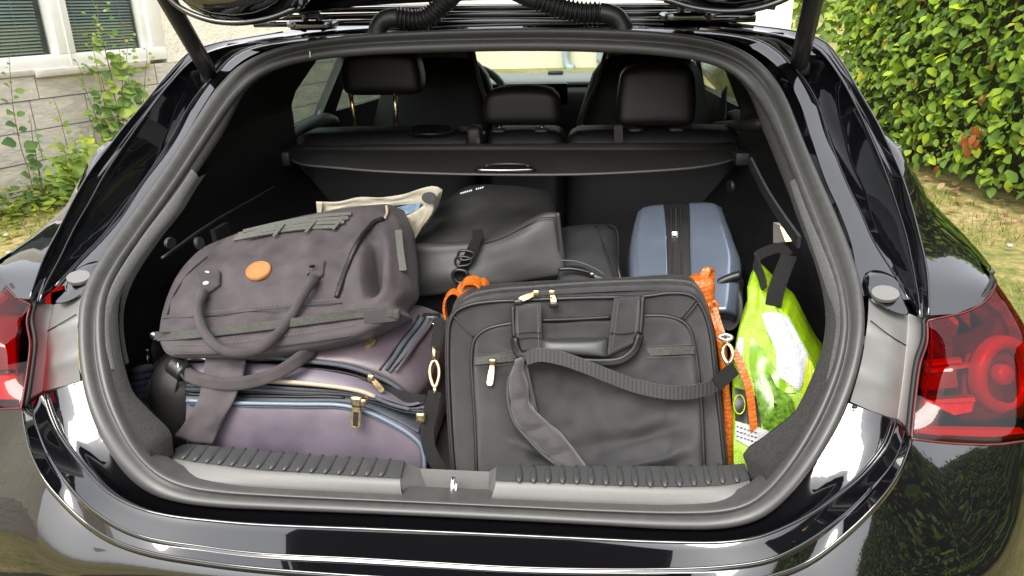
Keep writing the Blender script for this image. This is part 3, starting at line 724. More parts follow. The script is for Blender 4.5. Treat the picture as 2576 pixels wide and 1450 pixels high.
# ---- inner trim rings ----------------------------------------------------------
cz = .97
def inward(P, d, f):
    r = V((-P.x, 0, cz-P.z)); r.normalize(); return P+r*d+V((0, f, 0))
t0, t1, t2 = [], [], []
for P in R0:
    low = P.z < .72 and abs(P.x) < .5
    corner = max(0, min(1, (.90-P.z)/.12))*max(0, min(1, (abs(P.x)-.38)/.12))
    topz = max(0, min(1, (P.z-1.16)/.08))
    d = .004 if low else (.018+.03*corner*max(0, min(1, (.80-P.z)/.06)))*(1-topz)+.001*topz
    t0.append(inward(P, .0, .006)); t1.append(inward(P, d*.25, .006)); t2.append(inward(P, d, .012+.01*corner))
    if low: t1[-1] = P+V((0, .03, -.05)); t2[-1] = P+V((0, .06, -.06))
felt_idx = [i for i in range(NL)]
trim_m = gmesh('boot_edge_trim', [t0, t1, t2, [inward(p, -.012, .012) for p in t2]], M['carpet'], car, closed_u=True)
def sec(P, y):
    """cross-section of the boot space at depth y for the ring point P"""
    x = P.x; z = P.z; s = 1 if x > 0 else -1; ax = abs(x); wide = max(0, min(1, (.62-y)/.2))
    if z < .70 and ax < .52: return V((x, y, .628))
    tz = max(.628, min(1.318, z)); lowx = .50+.135*wide
    if z < .80 and ax < .62: tz = .628+max(0, z-.70)*1.2
    lim = lowx if tz < .86 else lowx+(.60-lowx)*min(1, (tz-.86)/.12)
    if tz > 1.15: lim = .60-.08*(tz-1.15)/.168
    if z > 1.24 and ax < lim: return V((x, y, 1.318))
    if z < .80: lim = lowx*(.9+.1*min(1, max(0, z-.66)/.1))
    return V((s*lim, y, tz))
s1 = [inward(p, -.004, .008) if p.z > .70 else p+V((0, .01, -.004)) for p in t2]
s2 = [sec(p, max(p.y+.08, .13)) for p in t2]; s25 = [sec(p, max(p.y+.14, .40)) for p in t2]; s3 = [sec(p, max(p.y+.2, .60)) for p in t2]; s4 = [sec(p, 1.06) for p in t2]
liner = gmesh('boot_lining', [s1, s2, s25, s3, s4], M['trim'], car, closed_u=True, smooth='auto')
box('boot_floor', (-.60, .03, .60), (.60, 1.05, .632), M['carpet'], car)
# lining details, left wall
def wallL(p, x=-.515): return onX(p, x)
tube('wall_crease', [wallL(p) for p in ((408, 650), (450, 620), (490, 590), (560, 545), (640, 500), (690, 470))], .003, M['trim'], car, n=20, m=6)
def disc(name, c, n, r1_, r2_, t, m, parent, up=(0, 0, 1), seg=20, bev=.3):
    n = V(n).normalized(); u = V(up)-n*V(up).dot(n); u.normalize(); s = n.cross(u); c = V(c); vs_ = []; fs = []
    for (k, h) in ((1, 0), (1, t*.7), (1-bev*.15, t)):
        for i in range(seg):
            a = 2*math.pi*i/seg; vs_.append(c+n*h+s*(math.cos(a)*r1_*k)+u*(math.sin(a)*r2_*k))
    for j in range(2):
        for i in range(seg): fs.append((j*seg+i, j*seg+(i+1) % seg, (j+1)*seg+(i+1) % seg, (j+1)*seg+i))
    fs.append(tuple(range(2*seg, 3*seg))); fs.append(tuple(range(seg)))
    return mk(name, vs_, fs, m, parent, 'auto')
disc('lining_hook', wallL((425, 612)), (1, -.2, .1), .012, .010, .006, M['trim'], car)
disc('lining_hook', wallL((497, 612)), (1, -.2, .1), .010, .012, .008, M['trim2'], car)
slab('socket_panel', [wallL(p, -.512) for p in ((540, 580), (575, 560), (582, 600), (548, 612))], (-.01, 0, 0), M['trim'], car)
for px in ((1840, 470),): disc('lining_hook', onX(px, .515), (-1, -.3, 0), .014, .014, .006, M['trim'], car)
strap('side_strap', [onX(p, .49) for p in ((1888, 408), (1930, 490), (1975, 560), (2010, 610))], .016, .004, M['trim'], car, ref=(0, 1, .3))
for nm, oo, ii in (('felt_strip', ((482, 430), (450, 478), (402, 540), (347, 615), (280, 727), (264, 800), (268, 870), (283, 932)), ((500, 446), (470, 490), (440, 540), (380, 615), (308, 727), (286, 800), (288, 875), (298, 932))), ('felt_strip', ((2006, 455), (2034, 537), (2070, 625), (2104, 722), (2120, 815), (2106, 900), (2084, 980)), ((1984, 465), (2008, 537), (2042, 625), (2077, 722), (2098, 815), (2082, 900), (2066, 985)))):
    a_ = spl([ps(p, .014) for p in oo], 50); b_ = spl([ps(p, .022) for p in ii], 50)
    gmesh(nm, [[p+V((0, .02, 0)) for p in a_], a_, [p.lerp(q_, .15)+nrm(p)*.006 for p, q_ in zip(a_, b_)], [p.lerp(q_, .5)+nrm(p)*.009 for p, q_ in zip(a_, b_)], [p.lerp(q_, .85)+nrm(p)*.006 for p, q_ in zip(a_, b_)], b_, [p+V((0, .03, 0)) for p in b_]], M['felt'], car)
lamp = slab('boot_lamp', [onX(p, .503) for p in ((1945, 560), (1968, 572), (1983, 608), (1945, 612))], (.008, 0, 0), mat('lamp_housing', (.25, .22, .2), .4), car)
em = bpy.data.materials.new('warm_lamp_glow'); em.use_nodes = True; e_ = em.node_tree.nodes['Principled BSDF']; e_.inputs['Base Color'].default_value = (.9, .6, .25, 1); e_.inputs['Emission Color'].default_value = (1, .62, .25, 1); e_.inputs['Emission Strength'].default_value = 1.6
slab('bulb_window', [onX(p, .501) for p in ((1962, 571), (1970, 575), (1983, 606), (1976, 608))], (.004, 0, 0), em, lamp)

# ---- load sill -----------------------------------------------------------------
zc = .692
cre = [(411, 1160), (430, 1163), (475, 1172), (550, 1182), (644, 1194), (769, 1201), (894, 1210), (1006, 1216)]
creR = [(1246, 1221), (1288, 1223), (1413, 1227), (1538, 1234), (1713, 1238), (1838, 1232), (1888, 1219)]
bk = [(462, 1123), (475, 1121), (560, 1128), (644, 1137), (769, 1147), (894, 1155), (960, 1159), (1019, 1162)]
bkR = [(1250, 1174), (1288, 1175), (1413, 1176), (1538, 1176), (1700, 1176), (1788, 1176), (1872, 1170)]
lowL = [(408, 1190), (425, 1200), (475, 1218), (550, 1229), (644, 1236), (769, 1243), (894, 1249), (1016, 1255)]
lowR = [(1232, 1263), (1288, 1266), (1413, 1272), (1538, 1278), (1713, 1284), (1838, 1277), (1893, 1250)]
sill = None
def top(p): return onZ(p, zc-.004*0)
for c_, b_, l_ in ((cre, bk, lowL), (creR, bkR, lowR)):
    C3 = spl([onZ(p, zc) for p in c_], 40); B3_ = spl([onZ(p, zc+.004) for p in b_], 40); L3 = spl([ps(p, .012) for p in l_], 40)
    rows = [[p+V((0, .012, -.05)) for p in B3_], B3_, [a.lerp(b, .5)+V((0, 0, .003)) for a, b in zip(B3_, C3)], [a.lerp(b, .86)+V((0, 0, .002)) for a, b in zip(B3_, C3)], [a.lerp(b, .97)-V((0, 0, 0)) for a, b in zip(B3_, C3)], [a.lerp(b, .12)+V((0, 0, -.001)) for a, b in zip(C3, L3)], [a.lerp(b, .5)+V((0, -.003, 0)) for a, b in zip(C3, L3)], L3, [p+V((0, .03, -.01)) for p in L3]]
    o = gmesh('load_sill_cover', rows, M['sill'], car)
    if sill is None: sill = o
    else: sillR = o
    gmesh('tread_strip', [[a.lerp(b, s)+V((0, 0, .0038+.002*math.sin(math.pi*s))) for a, b in zip(B3_, C3)] for s in (.04, .2, .4, .6, .78, .88)], M['sill2'], o)
def ribs(top_pts, bot_pts, n, parent):
    for i in range(n):
        t = (i+.5)/n; a = ev(top_pts, t); b = ev(bot_pts, t)
        pth = [a.lerp(b, k/6)+V((0, 0, .0072)) for k in range(7)]
        sweep('tread_rib', pth, [(-.0058, -.001), (-.004, .0022), (0, .0036), (.004, .0022), (.0058, -.001), (0, -.003)], M['sill2'], parent, ref=(1, 0, 0), scale=[.45, .8, 1, 1.05, 1.1, 1.0, .35])
ribs(spl([onZ(p, zc) for p in ((480, 1125), (560, 1132), (700, 1146), (900, 1160), (1000, 1166))], 40), spl([onZ(p, zc) for p in ((445, 1162), (530, 1175), (660, 1189), (860, 1203), (975, 1209))], 40), 16, sill)
ribs(spl([onZ(p, zc) for p in ((1290, 1181), (1450, 1182), (1650, 1182), (1860, 1176))], 40), spl([onZ(p, zc) for p in ((1288, 1222), (1450, 1226), (1680, 1234), (1872, 1222))], 40), 16, sillR)
# latch recess between the two covers
q = lambda p, z: onZ(p, z)
A, B_ = onZ((1019, 1162), zc), onZ((1250, 1174), zc)
fa, fb = ps((1016, 1255), .012), ps((1232, 1263), .012)
r_bl, r_br = onZ((1056, 1179), zc-.012), onZ((1231, 1187), zc-.012)
f_l, f_r = onZ((1078, 1249), .648), onZ((1222, 1253), .648)
ml, mr = r_bl.lerp(f_l, .55)+V((0, .008, -.012)), r_br.lerp(f_r, .55)+V((0, .008, -.012))
cl, cr2 = onZ((1006, 1216), zc), onZ((1246, 1221), zc)
vs_ = [A, B_, r_bl, r_br, ml, mr, f_l, f_r, fa, fb, cl, cr2, A+V((0, .012, -.05)), B_+V((0, .012, -.05)), r_bl+V((0, .012, -.02)), r_br+V((0, .012, -.02)), onZ((1012, 1238), .668), onZ((1238, 1245), .668), f_l+V((0, -.006, .004)), f_r+V((0, -.006, .004))]
fs = [(2, 3, 5, 4), (4, 5, 7, 6), (0, 2, 4, 10), (10, 4, 6, 16), (16, 6, 18, 8), (1, 11, 5, 3), (11, 17, 7, 5), (17, 9, 19, 7), (6, 7, 19, 18), (18, 19, 9, 8), (2, 0, 12, 14), (3, 2, 14, 15), (1, 3, 15, 13)]
rec = mk('latch_recess', vs_, fs, M['sill'], car, 'auto')
pa, pb = onZ((1140, 1200), .690), onZ((1135, 1252), .662)
tube('striker_bar', [pa, pb], .0042, M['chrome'], rec, m=8); tube('striker_bar', [onZ((1148, 1213), .684), onZ((1146, 1252), .662)], .0025, M['chrome'], rec, m=8)

# ---- bumper --------------------------------------------------------------------
zB3 = curve1([(0, .676), (.3, .680), (.42, .694), (.5, .709), (.58, .728), (.635, .758), (.665, .79), (.69, .83)])
zB2 = curve1([(0, .659), (.3, .664), (.4, .674), (.46, .685), (.515, .703), (.571, .728), (.615, .750), (.652, .772), (.69, .80)])
zB1 = curve1([(0, .6495), (.3, .6545), (.42, .661), (.475, .668), (.53, .683), (.564, .708), (.593, .733), (.633, .761), (.657, .780), (.68, .808)])
def onx(p, f): return hit(p, lambda P: P.z-f(abs(P.x)))
B3p = [(2254, 1057), (2246, 1087), (2232, 1120), (2182, 1184), (2132, 1229), (2032, 1299), (1932, 1345), (1888, 1357), (1813, 1366), (1663, 1365), (1480, 1357), (1288, 1348), (1090, 1339), (894, 1331), (644, 1321), (525, 1311), (425, 1299), (350, 1280), (275, 1242), (200, 1163), (145, 1087), (120, 1027), (110, 992)]
B2p = [(2274, 1082), (2265, 1125), (2241, 1171), (2197, 1222), (2132, 1287), (2032, 1362), (1932, 1409), (1813, 1427), (1663, 1433), (1480, 1433), (1288, 1428), (1090, 1417), (894, 1406), (644, 1393), (500, 1375), (375, 1355), (300, 1327), (225, 1277), (162, 1207), (120, 1142), (97, 1087), (85, 1045), (82, 1010)]
B1p = [(2293, 1104), (2282, 1139), (2257, 1196), (2207, 1263), (2132, 1337), (2032, 1412), (1932, 1449), (1813, 1466), (1663, 1474), (1480, 1473), (1288, 1466), (1090, 1457), (894, 1447), (644, 1428), (500, 1410), (375, 1388), (275, 1353), (212, 1311), (155, 1257), (112, 1206), (77, 1137), (64, 1085), (55, 1029)]
NB = 120
c3 = spl([onx(p, zB3) for p in B3p], NB); c2 = spl([onx(p, zB2) for p in B2p], NB); c1 = spl([onx(p, zB1) for p in B1p], NB)
L2low = [R2[i] for i in range(NL) if R2[i].z < .835]
i0 = min(range(NL), key=lambda i: (R2[i]-ps((2139, 1012))).length); i1 = min(range(NL), key=lambda i: (R2[i]-ps((201, 960))).length)
low = resample(R2[i0:i1+1], NB)
def tp(i): t = i/(NB-1); return max(0, min(1, min(t, 1-t)/.10))
def rout(P):  # outward in plan
    v = V((P.x*.55, P.y-.9, 0)); return v.normalized()
def capend(i): t = i/(NB-1); return min(1, min(t, 1-t)/.07)
rows = [[p+V((0, .012, -.004)) for p in low], [a.lerp(b, .28)+V((0, 0, -.020*capend(i))) for i, (a, b) in enumerate(zip(low, c3))], [a.lerp(b, .62)+V((0, 0, -.010*capend(i))) for i, (a, b) in enumerate(zip(low, c3))], [a.lerp(b, .93)+V((0, 0, -.002)) for a, b in zip(low, c3)], [a.lerp(b, .975)+V((0, 0, -.008)) for a, b in zip(low, c3)]]
gmesh('gutter_panel', rows, M['paint'], car)
st = .0045
rows = [[p+V((0, 0, -.012)) for p in c3], [p+V((0, 0, -.002)) for p in c3], [p.lerp(q_, .02)+V((0, 0, .0005)) for p, q_ in zip(c3, c2)],
        c3]
rows = rows[:-1]+[[p.lerp(q_, k) for p, q_ in zip(c3, c2)] for k in (.06, .3, .6, .9, .97, .995)]
rows.append([q_+rout(q_)*.0012+V((0, 0, -st*tp(i))) for i, q_ in enumerate(c2)])
rows += [[q_.lerp(r_, k)+V((0, 0, -st*tp(i)*(1-k))) for i, (q_, r_) in enumerate(zip(c2, c1))] for k in (.10, .16, .5, .9, .97, .995)]
# outer edge rolls over and falls to the lower bumper
plan = curve1([(0, -.176), (.3, -.172), (.45, -.164), (.6, -.145), (.72, -.116), (.80, -.082), (.86, -.033), (.90, .04), (.925, .15), (.94, .4)])
def lens_y(P): return P.y-(tplan(abs(P.x))+(P.z-.8)*1.0)
tplan = curve1([(.6, -.02), (.68, -.008), (.73, 0), (.78, 0), (.82, -.002), (.86, .006), (.89, .024), (.915, .066), (.93, .14), (.938, .38)])
def on_lens(p, off=0): return hit(p, lambda P: lens_y(P)-off)
rows.append(c1)
rows.append([p+rout(p)*.0016+V((0, 0, -.0008)) for p in c1]); rows.append([p+rout(p)*.0026+V((0, 0, -.0026)) for p in c1]); rows.append([p+rout(p)*.003+V((0, 0, -.008)) for p in c1])
bump_top = gmesh('bumper_top', rows, M['paint'], car)
for nm, cc, r_, o_ in (('edge_roll', c3, .0022, V((0, 0, .0008))), ('edge_roll', [a.lerp(b, .93)+V((0, 0, -.001)) for a, b in zip(low, c3)], .0018, V((0, 0, 0))), ('crease', c2[9:-9], .0016, V((0, 0, .001))), ('edge_roll', c1, .002, V((0, 0, -.0006)))):
    sweep(nm, [p+o_ for p in cc], circ(r_, 8), M['paint'], bump_top)
# lower bumper: right end -> centre -> left end, with the part under the lamps
tb = [tuple(on_lens(p)) for p in ((2293, 1104), (2360, 1113), (2432, 1118), (2507, 1119), (2570, 1112))]+[(.892, .035, .793), (.918, .12, .79), (.934, .28, .79), (.938, .46, .80)]
topc = [V(p) for p in reversed(tb)]+[p+rout(p)*.003+V((0, 0, -.008)) for p in c1[3:-3:3]]+[V((-p[0], p[1], p[2])) for p in tb]
topc = resample(dense(topc, False, 4), 150)
def planrow(z, inset, grow=1):
    out = []
    for p in topc:
        ax = abs(p.x); 
        # follow the direction of the top curve outward to the plan outline
        a = math.atan2(p.y-.75, p.x); o = None
        lo_, hi_ = .2, 1.6
        for _ in range(30):
            m_ = (lo_+hi_)/2; x = math.cos(a)*m_; y = .75+math.sin(a)*m_
            inside = abs(x) < .94 and y > plan(abs(x))
            if inside: lo_ = m_
            else: hi_ = m_
        out.append(V((math.cos(a)*(lo_-inset), .75+math.sin(a)*(lo_-inset), z)))
    return out
r600, r520, r440, r300, r220 = planrow(.615, .004), planrow(.52, .0), planrow(.44, .006), planrow(.30, .03), planrow(.20, .10)
b1 = [a.lerp(b, .12)+rout(a)*.002 for a, b in zip(topc, r600)]; b2 = [a.lerp(b, .55)+rout(a)*.004 for a, b in zip(topc, r600)]
gmesh('rear_bumper', [topc, b1, b2, r600, r520, r440, r300, r220], M['paint'], car)
# ---- satin filler plates beside the lamps ---------------------------------------
for inn, fold, out in (([(2186, 740), (2182, 815), (2166, 915), (2139, 1011)], [(2283, 790), (2279, 862), (2271, 940), (2256, 1053)], [(2327, 803), (2327, 860), (2314, 945), (2291, 1083)]), ([(206, 735), (195, 830), (197, 905), (202, 958)], [(133, 768), (121, 830), (116, 905), (107, 984)], [(86, 765), (82, 815), (76, 905), (60, 1018)])):
    a = spl([ps(p, .02) for p in inn], 30); b = spl([ps(p, .045) for p in fold], 30); c = spl([ps(p, .018) for p in out], 30)
    b0 = [p.lerp(q_, .12)+V((0, -.004, 0)) for p, q_ in zip(b, a)]; b9 = [p.lerp(q_, .15)+V((0, .004, 0)) for p, q_ in zip(b, c)]
    mid = [p.lerp(q_, .5)+V((0, -.006+.008*math.sin(i*.55), 0)) for i, (p, q_) in enumerate(zip(a, b))]
    c8 = [p.lerp(q_, .8)+V((0, -.002, 0)) for p, q_ in zip(b, c)]
    pl = gmesh('lamp_filler_panel', [a, mid, b0, b, b9, c8, c, [p+V((0, .03, 0)) for p in c]], M['satin'], car)
    sweep('panel_gap', spl([a[-1]+V((0, -.012, -.001)), b[-1]+V((0, -.012, -.002)), c[-1]+V((0, -.008, -.002))], 20), circ(.0026, 6), M['blackgap'], pl)
    sweep('panel_edge', spl([a[-1]+V((0, -.014, -.006)), b[-1]+V((0, -.016, -.008)), c[-1]+V((0, -.012, -.008))], 20), circ(.0018, 6), M['paint'], pl)
    mk('panel_backing', [a[0]+V((0, .045, .004)), c[0]+V((0, .045, .004)), c[14]+V((0, .05, 0)), a[14]+V((0, .05, 0))], [(0, 1, 2, 3)], M['paint'], pl)
    tube('panel_seam', [a[7].lerp(mid[7], .1)+V((0, -.003, 0)), mid[8]+V((0, -.001, 0)), b[9]+V((0, -.002, 0))], .0009, M['blackgap'], pl, n=10, m=5)
# ---- gutters and pillars ---------------------------------------------------------
Gi = [(0, .742, 1.338), (.3, .738, 1.334), (.45, .732, 1.322), (.55, .725, 1.296), (.612, .705, 1.25), (.640, .65, 1.195), (.648, .56, 1.135), (.655, .46, 1.073), (.665, .39, 1.032), (.667, .315, .996), (.660, .25, .968), (.655, .19, .945)]
Go = [(0, .765, 1.343), (.3, .76, 1.339), (.47, .752, 1.328), (.58, .742, 1.305), (.642, .722, 1.255), (.675, .665, 1.2), (.684, .572, 1.135), (.691, .462, 1.073), (.701, .392, 1.032), (.705, .315, .996), (.716, .245, .966), (.722, .185, .942)]
Ft = [(0, .785, 1.337), (.3, .78, 1.332), (.48, .775, 1.32), (.60, .765, 1.30), (.655, .76, 1.258), (.687, .715, 1.205), (.697, .625, 1.14), (.704, .515, 1.078), (.713, .44, 1.037), (.716, .37, 1.0), (.722, .28, .968), (.724, .20, .944)]
E1 = [(0, .80, 1.348), (.25, .80, 1.345), (.45, .79, 1.337), (.58, .775, 1.323), (.645, .76, 1.310), (.685, .735, 1.292), (.716, .666, 1.244), (.735, .572, 1.182), (.742, .502, 1.14), (.747, .420, 1.091), (.751, .360, 1.047), (.750, .304, 1.014), (.744, .240, .975), (.732, .172, .944), (.726, .145, .928)]
E2 = [(0, .86, 1.362), (.25, .86, 1.359), (.45, .85, 1.350), (.60, .825, 1.332), (.66, .79, 1.322), (.704, .749, 1.304), (.730, .690, 1.262), (.744, .605, 1.212), (.755, .527, 1.169), (.759, .475, 1.140), (.761, .405, 1.105), (.762, .338, 1.062), (.760, .278, 1.021), (.752, .212, .985), (.739, .156, .952), (.731, .131, .938)]
def mir(l, s): return [V((p[0]*s, p[1], p[2])) for p in l]
sh = [((2509, 693), .868), ((2470, 640), .885), ((2432, 595), .89), ((2357, 522), .868), ((2299, 445), .815), ((2257, 370), .778)]
sh = [tuple(onX(p, x)) for p, x in sh]
def q5(a, b, f): a, b = V(a), V(b); return (tuple(a), tuple(a.lerp(b, .33)+V((.006, -.004, .004))), tuple(a.lerp(b, .68)+V((.008, -.004, .006))), tuple(b), f)
quart = [
 ((.731, .131, .938), tuple(on_lens((2420, 787))), tuple(on_lens((2478, 757))), tuple(on_lens((2505, 718))), (.94, 1.1, .918)),
 q5((.739, .156, .952), sh[0], (.94, 1.1, .93)), q5((.748, .19, .973), sh[1], (.925, 1.1, .95)), q5((.756, .24, 1.0), sh[2], (.905, 1.1, .98)), q5((.760, .30, 1.038), sh[3], (.86, 1.1, 1.02)),
 q5((.762, .36, 1.078), sh[4], (.82, 1.1, 1.06)), q5((.761, .43, 1.12), sh[5], (.79, 1.1, 1.11)),
 ((.755, .527, 1.169), (.762, .58, 1.165), (.766, .63, 1.16), (.77, .70, 1.155), (.765, 1.1, 1.16)),
 ((.744, .605, 1.212), (.748, .65, 1.212), (.75, .70, 1.21), (.75, .76, 1.21), (.735, 1.1, 1.22)),
 ((.704, .749, 1.304), (.708, .79, 1.304), (.71, .84, 1.304), (.708, .9, 1.304), (.685, 1.1, 1.315))]
for s in (1, -1):
    half = [R2[i] for i in (range(0, NL//2) if s > 0 else range(NL-1, NL//2, -1)) if R2[i].z > .945]
    if s < 0: half = [R2[0]]+half
    n = 64
    L2h = resample(half, n); gi, go, ft, e1, e2 = [spl(mir(l, s), n) for l in (Gi, Go, Ft, E1, E2)]
    A1 = [p+V((s*.004*min(1, abs(p.x)/.3), .035, -.0)) for p in L2h]
    rows = [[p+V((0, .015, 0)) for p in L2h], A1, [a.lerp(b, .55)+V((0, .03, 0)) for a, b in zip(A1, gi)], [p+V((0, .008, -.001)) for p in gi], gi, [a.lerp(b, .5)+V((0, -.003, .001)) for a, b in zip(gi, go)], go, [a.lerp(b, .2)+V((s*.003*min(1, abs(a.x)/.3), .01, 0)) for a, b in zip(go, ft)], ft, [a.lerp(b, .25)+V((0, .012, 0)) for a, b in zip(ft, e1)], [a.lerp(b, .88)+V((0, .004, 0)) for a, b in zip(ft, e1)], [p+V((0, -.001, .001)) for p in e1], [a.lerp(b, .12)+V((0, -.001, .001)) for a, b in zip(e1, e2)], [a.lerp(b, .5)+V((0, .004, -.002)) for a, b in zip(e1, e2)], [a.lerp(b, .9)+V((0, 0, 0)) for a, b in zip(e1, e2)], e2]
    pil = gmesh('rear_pillar', rows, M['paint'], car, smooth='auto')
    for cc, r_ in ((e1[22:], .0022), (e2[22:], .0022), (go[16:], .0016)): sweep('pillar_edge', cc, circ(r_, 8), M['paint'], pil)
    qs = [spl(mir(r, s), 26, k=6) for r in quart]
    cols = [spl([qs[r][c] for r in range(len(qs))], 40, k=6) for c in range(26)]
    gmesh('rear_quarter_panel', cols, M['paint'], car)
    # buffer pad on the pillar ledge
    pc = ps((2232, 750) if s > 0 else (190, 708), .0)
    disc('buffer_pad', pc+V((0, .012, 0)), nrm(pc)*1+V((-s*.1, 0, 0)), .021, .015, .007, M['satin'], pil)
    lp = [ps(p, .012) for p in ([(2186, 700), (2215, 690), (2258, 705), (2270, 745), (2288, 795), (2240, 785), (2190, 755)] if s > 0 else [(235, 668), (200, 672), (170, 700), (160, 735), (135, 765), (170, 762), (206, 740)])]
    slab('pad_seat', spl(lp, 40, True), (0, .02, 0), M['paint'], pil, bev=.004)
# ---- tail lamps ------------------------------------------------------------------
for s in (1, -1):
    if s > 0:
        T = [on_lens(p) for p in ((2333, 806), (2385, 796), (2432, 785), (2482, 756), (2503, 722), (2510, 694))]; Bt = [on_lens(p) for p in ((2293, 1104), (2360, 1113), (2432, 1118), (2507, 1119), (2576, 1110))]
        Lf = [on_lens(p) for p in ((2333, 806), (2332, 862), (2315, 915), (2302, 1010), (2293, 1104))]
    else:
        T = [on_lens(p) for p in ((77, 767), (45, 750), (17, 724), (5, 704))]; Bt = [on_lens(p) for p in ((54, 1027), (0, 1030), (-30, 1032))]
        Lf = [on_lens(p) for p in ((77, 767), (68, 807), (76, 865), (70, 925), (54, 1027))]
    T = T[:-1]+[V((s*.915, .36, .925)), V((s*.92, .47, .92))]
    Bt = Bt+[V((s*.892, .035, .793)), V((s*.918, .12, .79)), V((s*.934, .28, .79)), V((s*.938, .47, .80))]
    g = coons(T, [T[-1], Bt[-1]], Bt, Lf, 34, 26)
    def lb(u, v):
        vc = .30-.10*u; f = (v/vc)**.9 if v < vc else ((1-v)/(1-vc))**.8
        return .046*f*min(1, u*30)*min(1, (1-u)*2.2)
    for j in range(26):
        for i in range(34): g[j][i] = g[j][i]+V((s*.004, -1, 0))*lb(i/33, j/25)
    gc = g[13][14]
    lampE = solid('tail_lamp', [[p.lerp(gc, .10)+V((s*.004, .062, -.016)) for p in r[4:26]] for r in g[5:]], (-s*.01, .02, 0), M['reddark'], car, rnd=.0)
    gmesh('lens', g, M['redlens'], lampE, smooth='auto')
    rim = border(g); sweep('lens_rim', rim, circ(.002, 6), M['reddark'], lampE, closed=True)
    sweep('lamp_gasket', [p+V((0, .012, 0)) for p in rim], circ(.0042, 6), M['blackgap'], lampE, closed=True)
    def at_(u, v, d): 
        r = g[min(25, max(0, int(v*25)))]; p = ev(r, u); return p+V((-s*.25*d, d, 0))
    # lens ridge, ring light, bars and reflectors
    if s > 0:
        rp = lambda p, d=.02: on_lens(p, d)
        rc = rp((2528, 945), .05); rn = V((.42, -.86, .28)).normalized(); ru = V((0, .31, .95)); ru = (ru-rn*ru.dot(rn)).normalized(); rs = rn.cross(ru)
        def rr(r_, h_, k=40, ex=1.0): return [rc+rn*h_+rs*math.cos(2*math.pi*i/k)*r_+ru*math.sin(2*math.pi*i/k)*r_*ex for i in range(k)]
        gmesh('ring_light', [rr(.060, -.012), rr(.060, .0), rr(.056, .006), rr(.047, .008), rr(.040, .004), rr(.038, -.008)], M['redring'], lampE, closed_u=True)
        gmesh('ring_core', [rr(.038, -.010), rr(.030, -.004), rr(.018, -.010), rr(.016, -.022), rr(.001, -.024)], M['redin'], lampE, closed_u=True)
        gmesh('lamp_core', [rr(.017, -.02), rr(.017, .0), rr(.012, .006), rr(.001, .007)], M['redring'], lampE, closed_u=True)
        slab('lamp_bar', [rp(p, .025) for p in ((2330, 915), (2420, 905), (2420, 913), (2330, 924))], (0, .01, 0), M['redring'], lampE)
        slab('lamp_bar', [rp(p, .025) for p in ((2330, 932), (2445, 917), (2445, 923), (2330, 942))], (0, .01, 0), M['redring'], lampE)
        slab('lamp_shelf', [rp(p, .03) for p in ((2325, 945), (2405, 932), (2410, 975), (2320, 982))], (0, .01, 0), M['redin'], lampE)
        slab('reflector', [rp(p, .03) for p in ((2325, 1008), (2452, 1000), (2455, 1012), (2320, 1018))], (0, .01, 0), M['redpink'], lampE)
        slab('reflector', [rp(p, .03) for p in ((2320, 1020), (2450, 1014), (2445, 1036), (2400, 1045), (2370, 1030), (2318, 1036))], (0, .01, 0), M['redpink'], lampE)
        slab('lamp_base', [rp(p, .02) for p in ((2308, 1080), (2576, 1085), (2576, 1102), (2304, 1094))], (0, .01, 0), M['redring'], lampE)
        tube('lens_ridge', [rp(p, .001) for p in ((2341, 808), (2344, 885), (2336, 945), (2318, 1030), (2305, 1095))], .002, M['redin'], lampE, n=16, m=6)
    else:
        rp = lambda p, d=.02: on_lens(p, d)
        slab('ring_core', [rp(p, .03) for p in ((-60, 800), (45, 800), (35, 900), (40, 930), (-60, 930))], (0, .01, 0), M['redin'], lampE)
        slab('lamp_shelf', [rp(p, .028) for p in ((-60, 945), (48, 945), (46, 1005), (-60, 1005))], (0, .01, 0), M['redpink'], lampE)
        tube('lens_ridge', [rp(p, .001) for p in ((70, 772), (42, 830), (38, 870), (44, 950), (52, 1022))], .002, M['redin'], lampE, n=16, m=6)
        for k in range(9):
            y0 = 935+k*7; x0 = 14+(k % 3)*9
            slab('lamp_marking', [rp((x0+a, y0+b), -.0015) for a, b in ((0, 0), (9+5*(k % 2), -1), (9+5*(k % 2), 2), (0, 3))], (0, .0006, 0), M['redpink'], lampE)

# ---- roof, sides, front (mostly out of view) ---------------------------------------
def zr(x, y):
    c = curve1([(.8, 1.358), (1.2, 1.385), (1.8, 1.40), (2.4, 1.385), (2.6, 1.37)])(y); return c-.055*(abs(x)/.68)**2.6
xs = [-.70+.07*i for i in range(21)]
roofg = []
for y in (.862, .95, 1.1, 1.3, 1.6, 2.0, 2.4, 2.52):
    k = 1-.06*max(0, (y-1.0))/1.5-.01
    roofg.append([V((x*k, y, zr(x*k, y) if y > .87 else 1.362-.04*(abs(x)/.66)**2.4)) for x in xs])
gmesh('roof', roofg, M['paint'], car)
gmesh('headliner', [[V((x*.9, y, 1.322+.015*(1-(x/.7)**2))) for x in xs] for y in (.78, 1.0, 1.5, 2.0, 2.45)], M['trim'], car)
def arch(y0, r=.36, n=14): return [(y0+r*math.cos(math.pi*k/n), .33+r*math.sin(math.pi*k/n)) for k in range(n+1)]
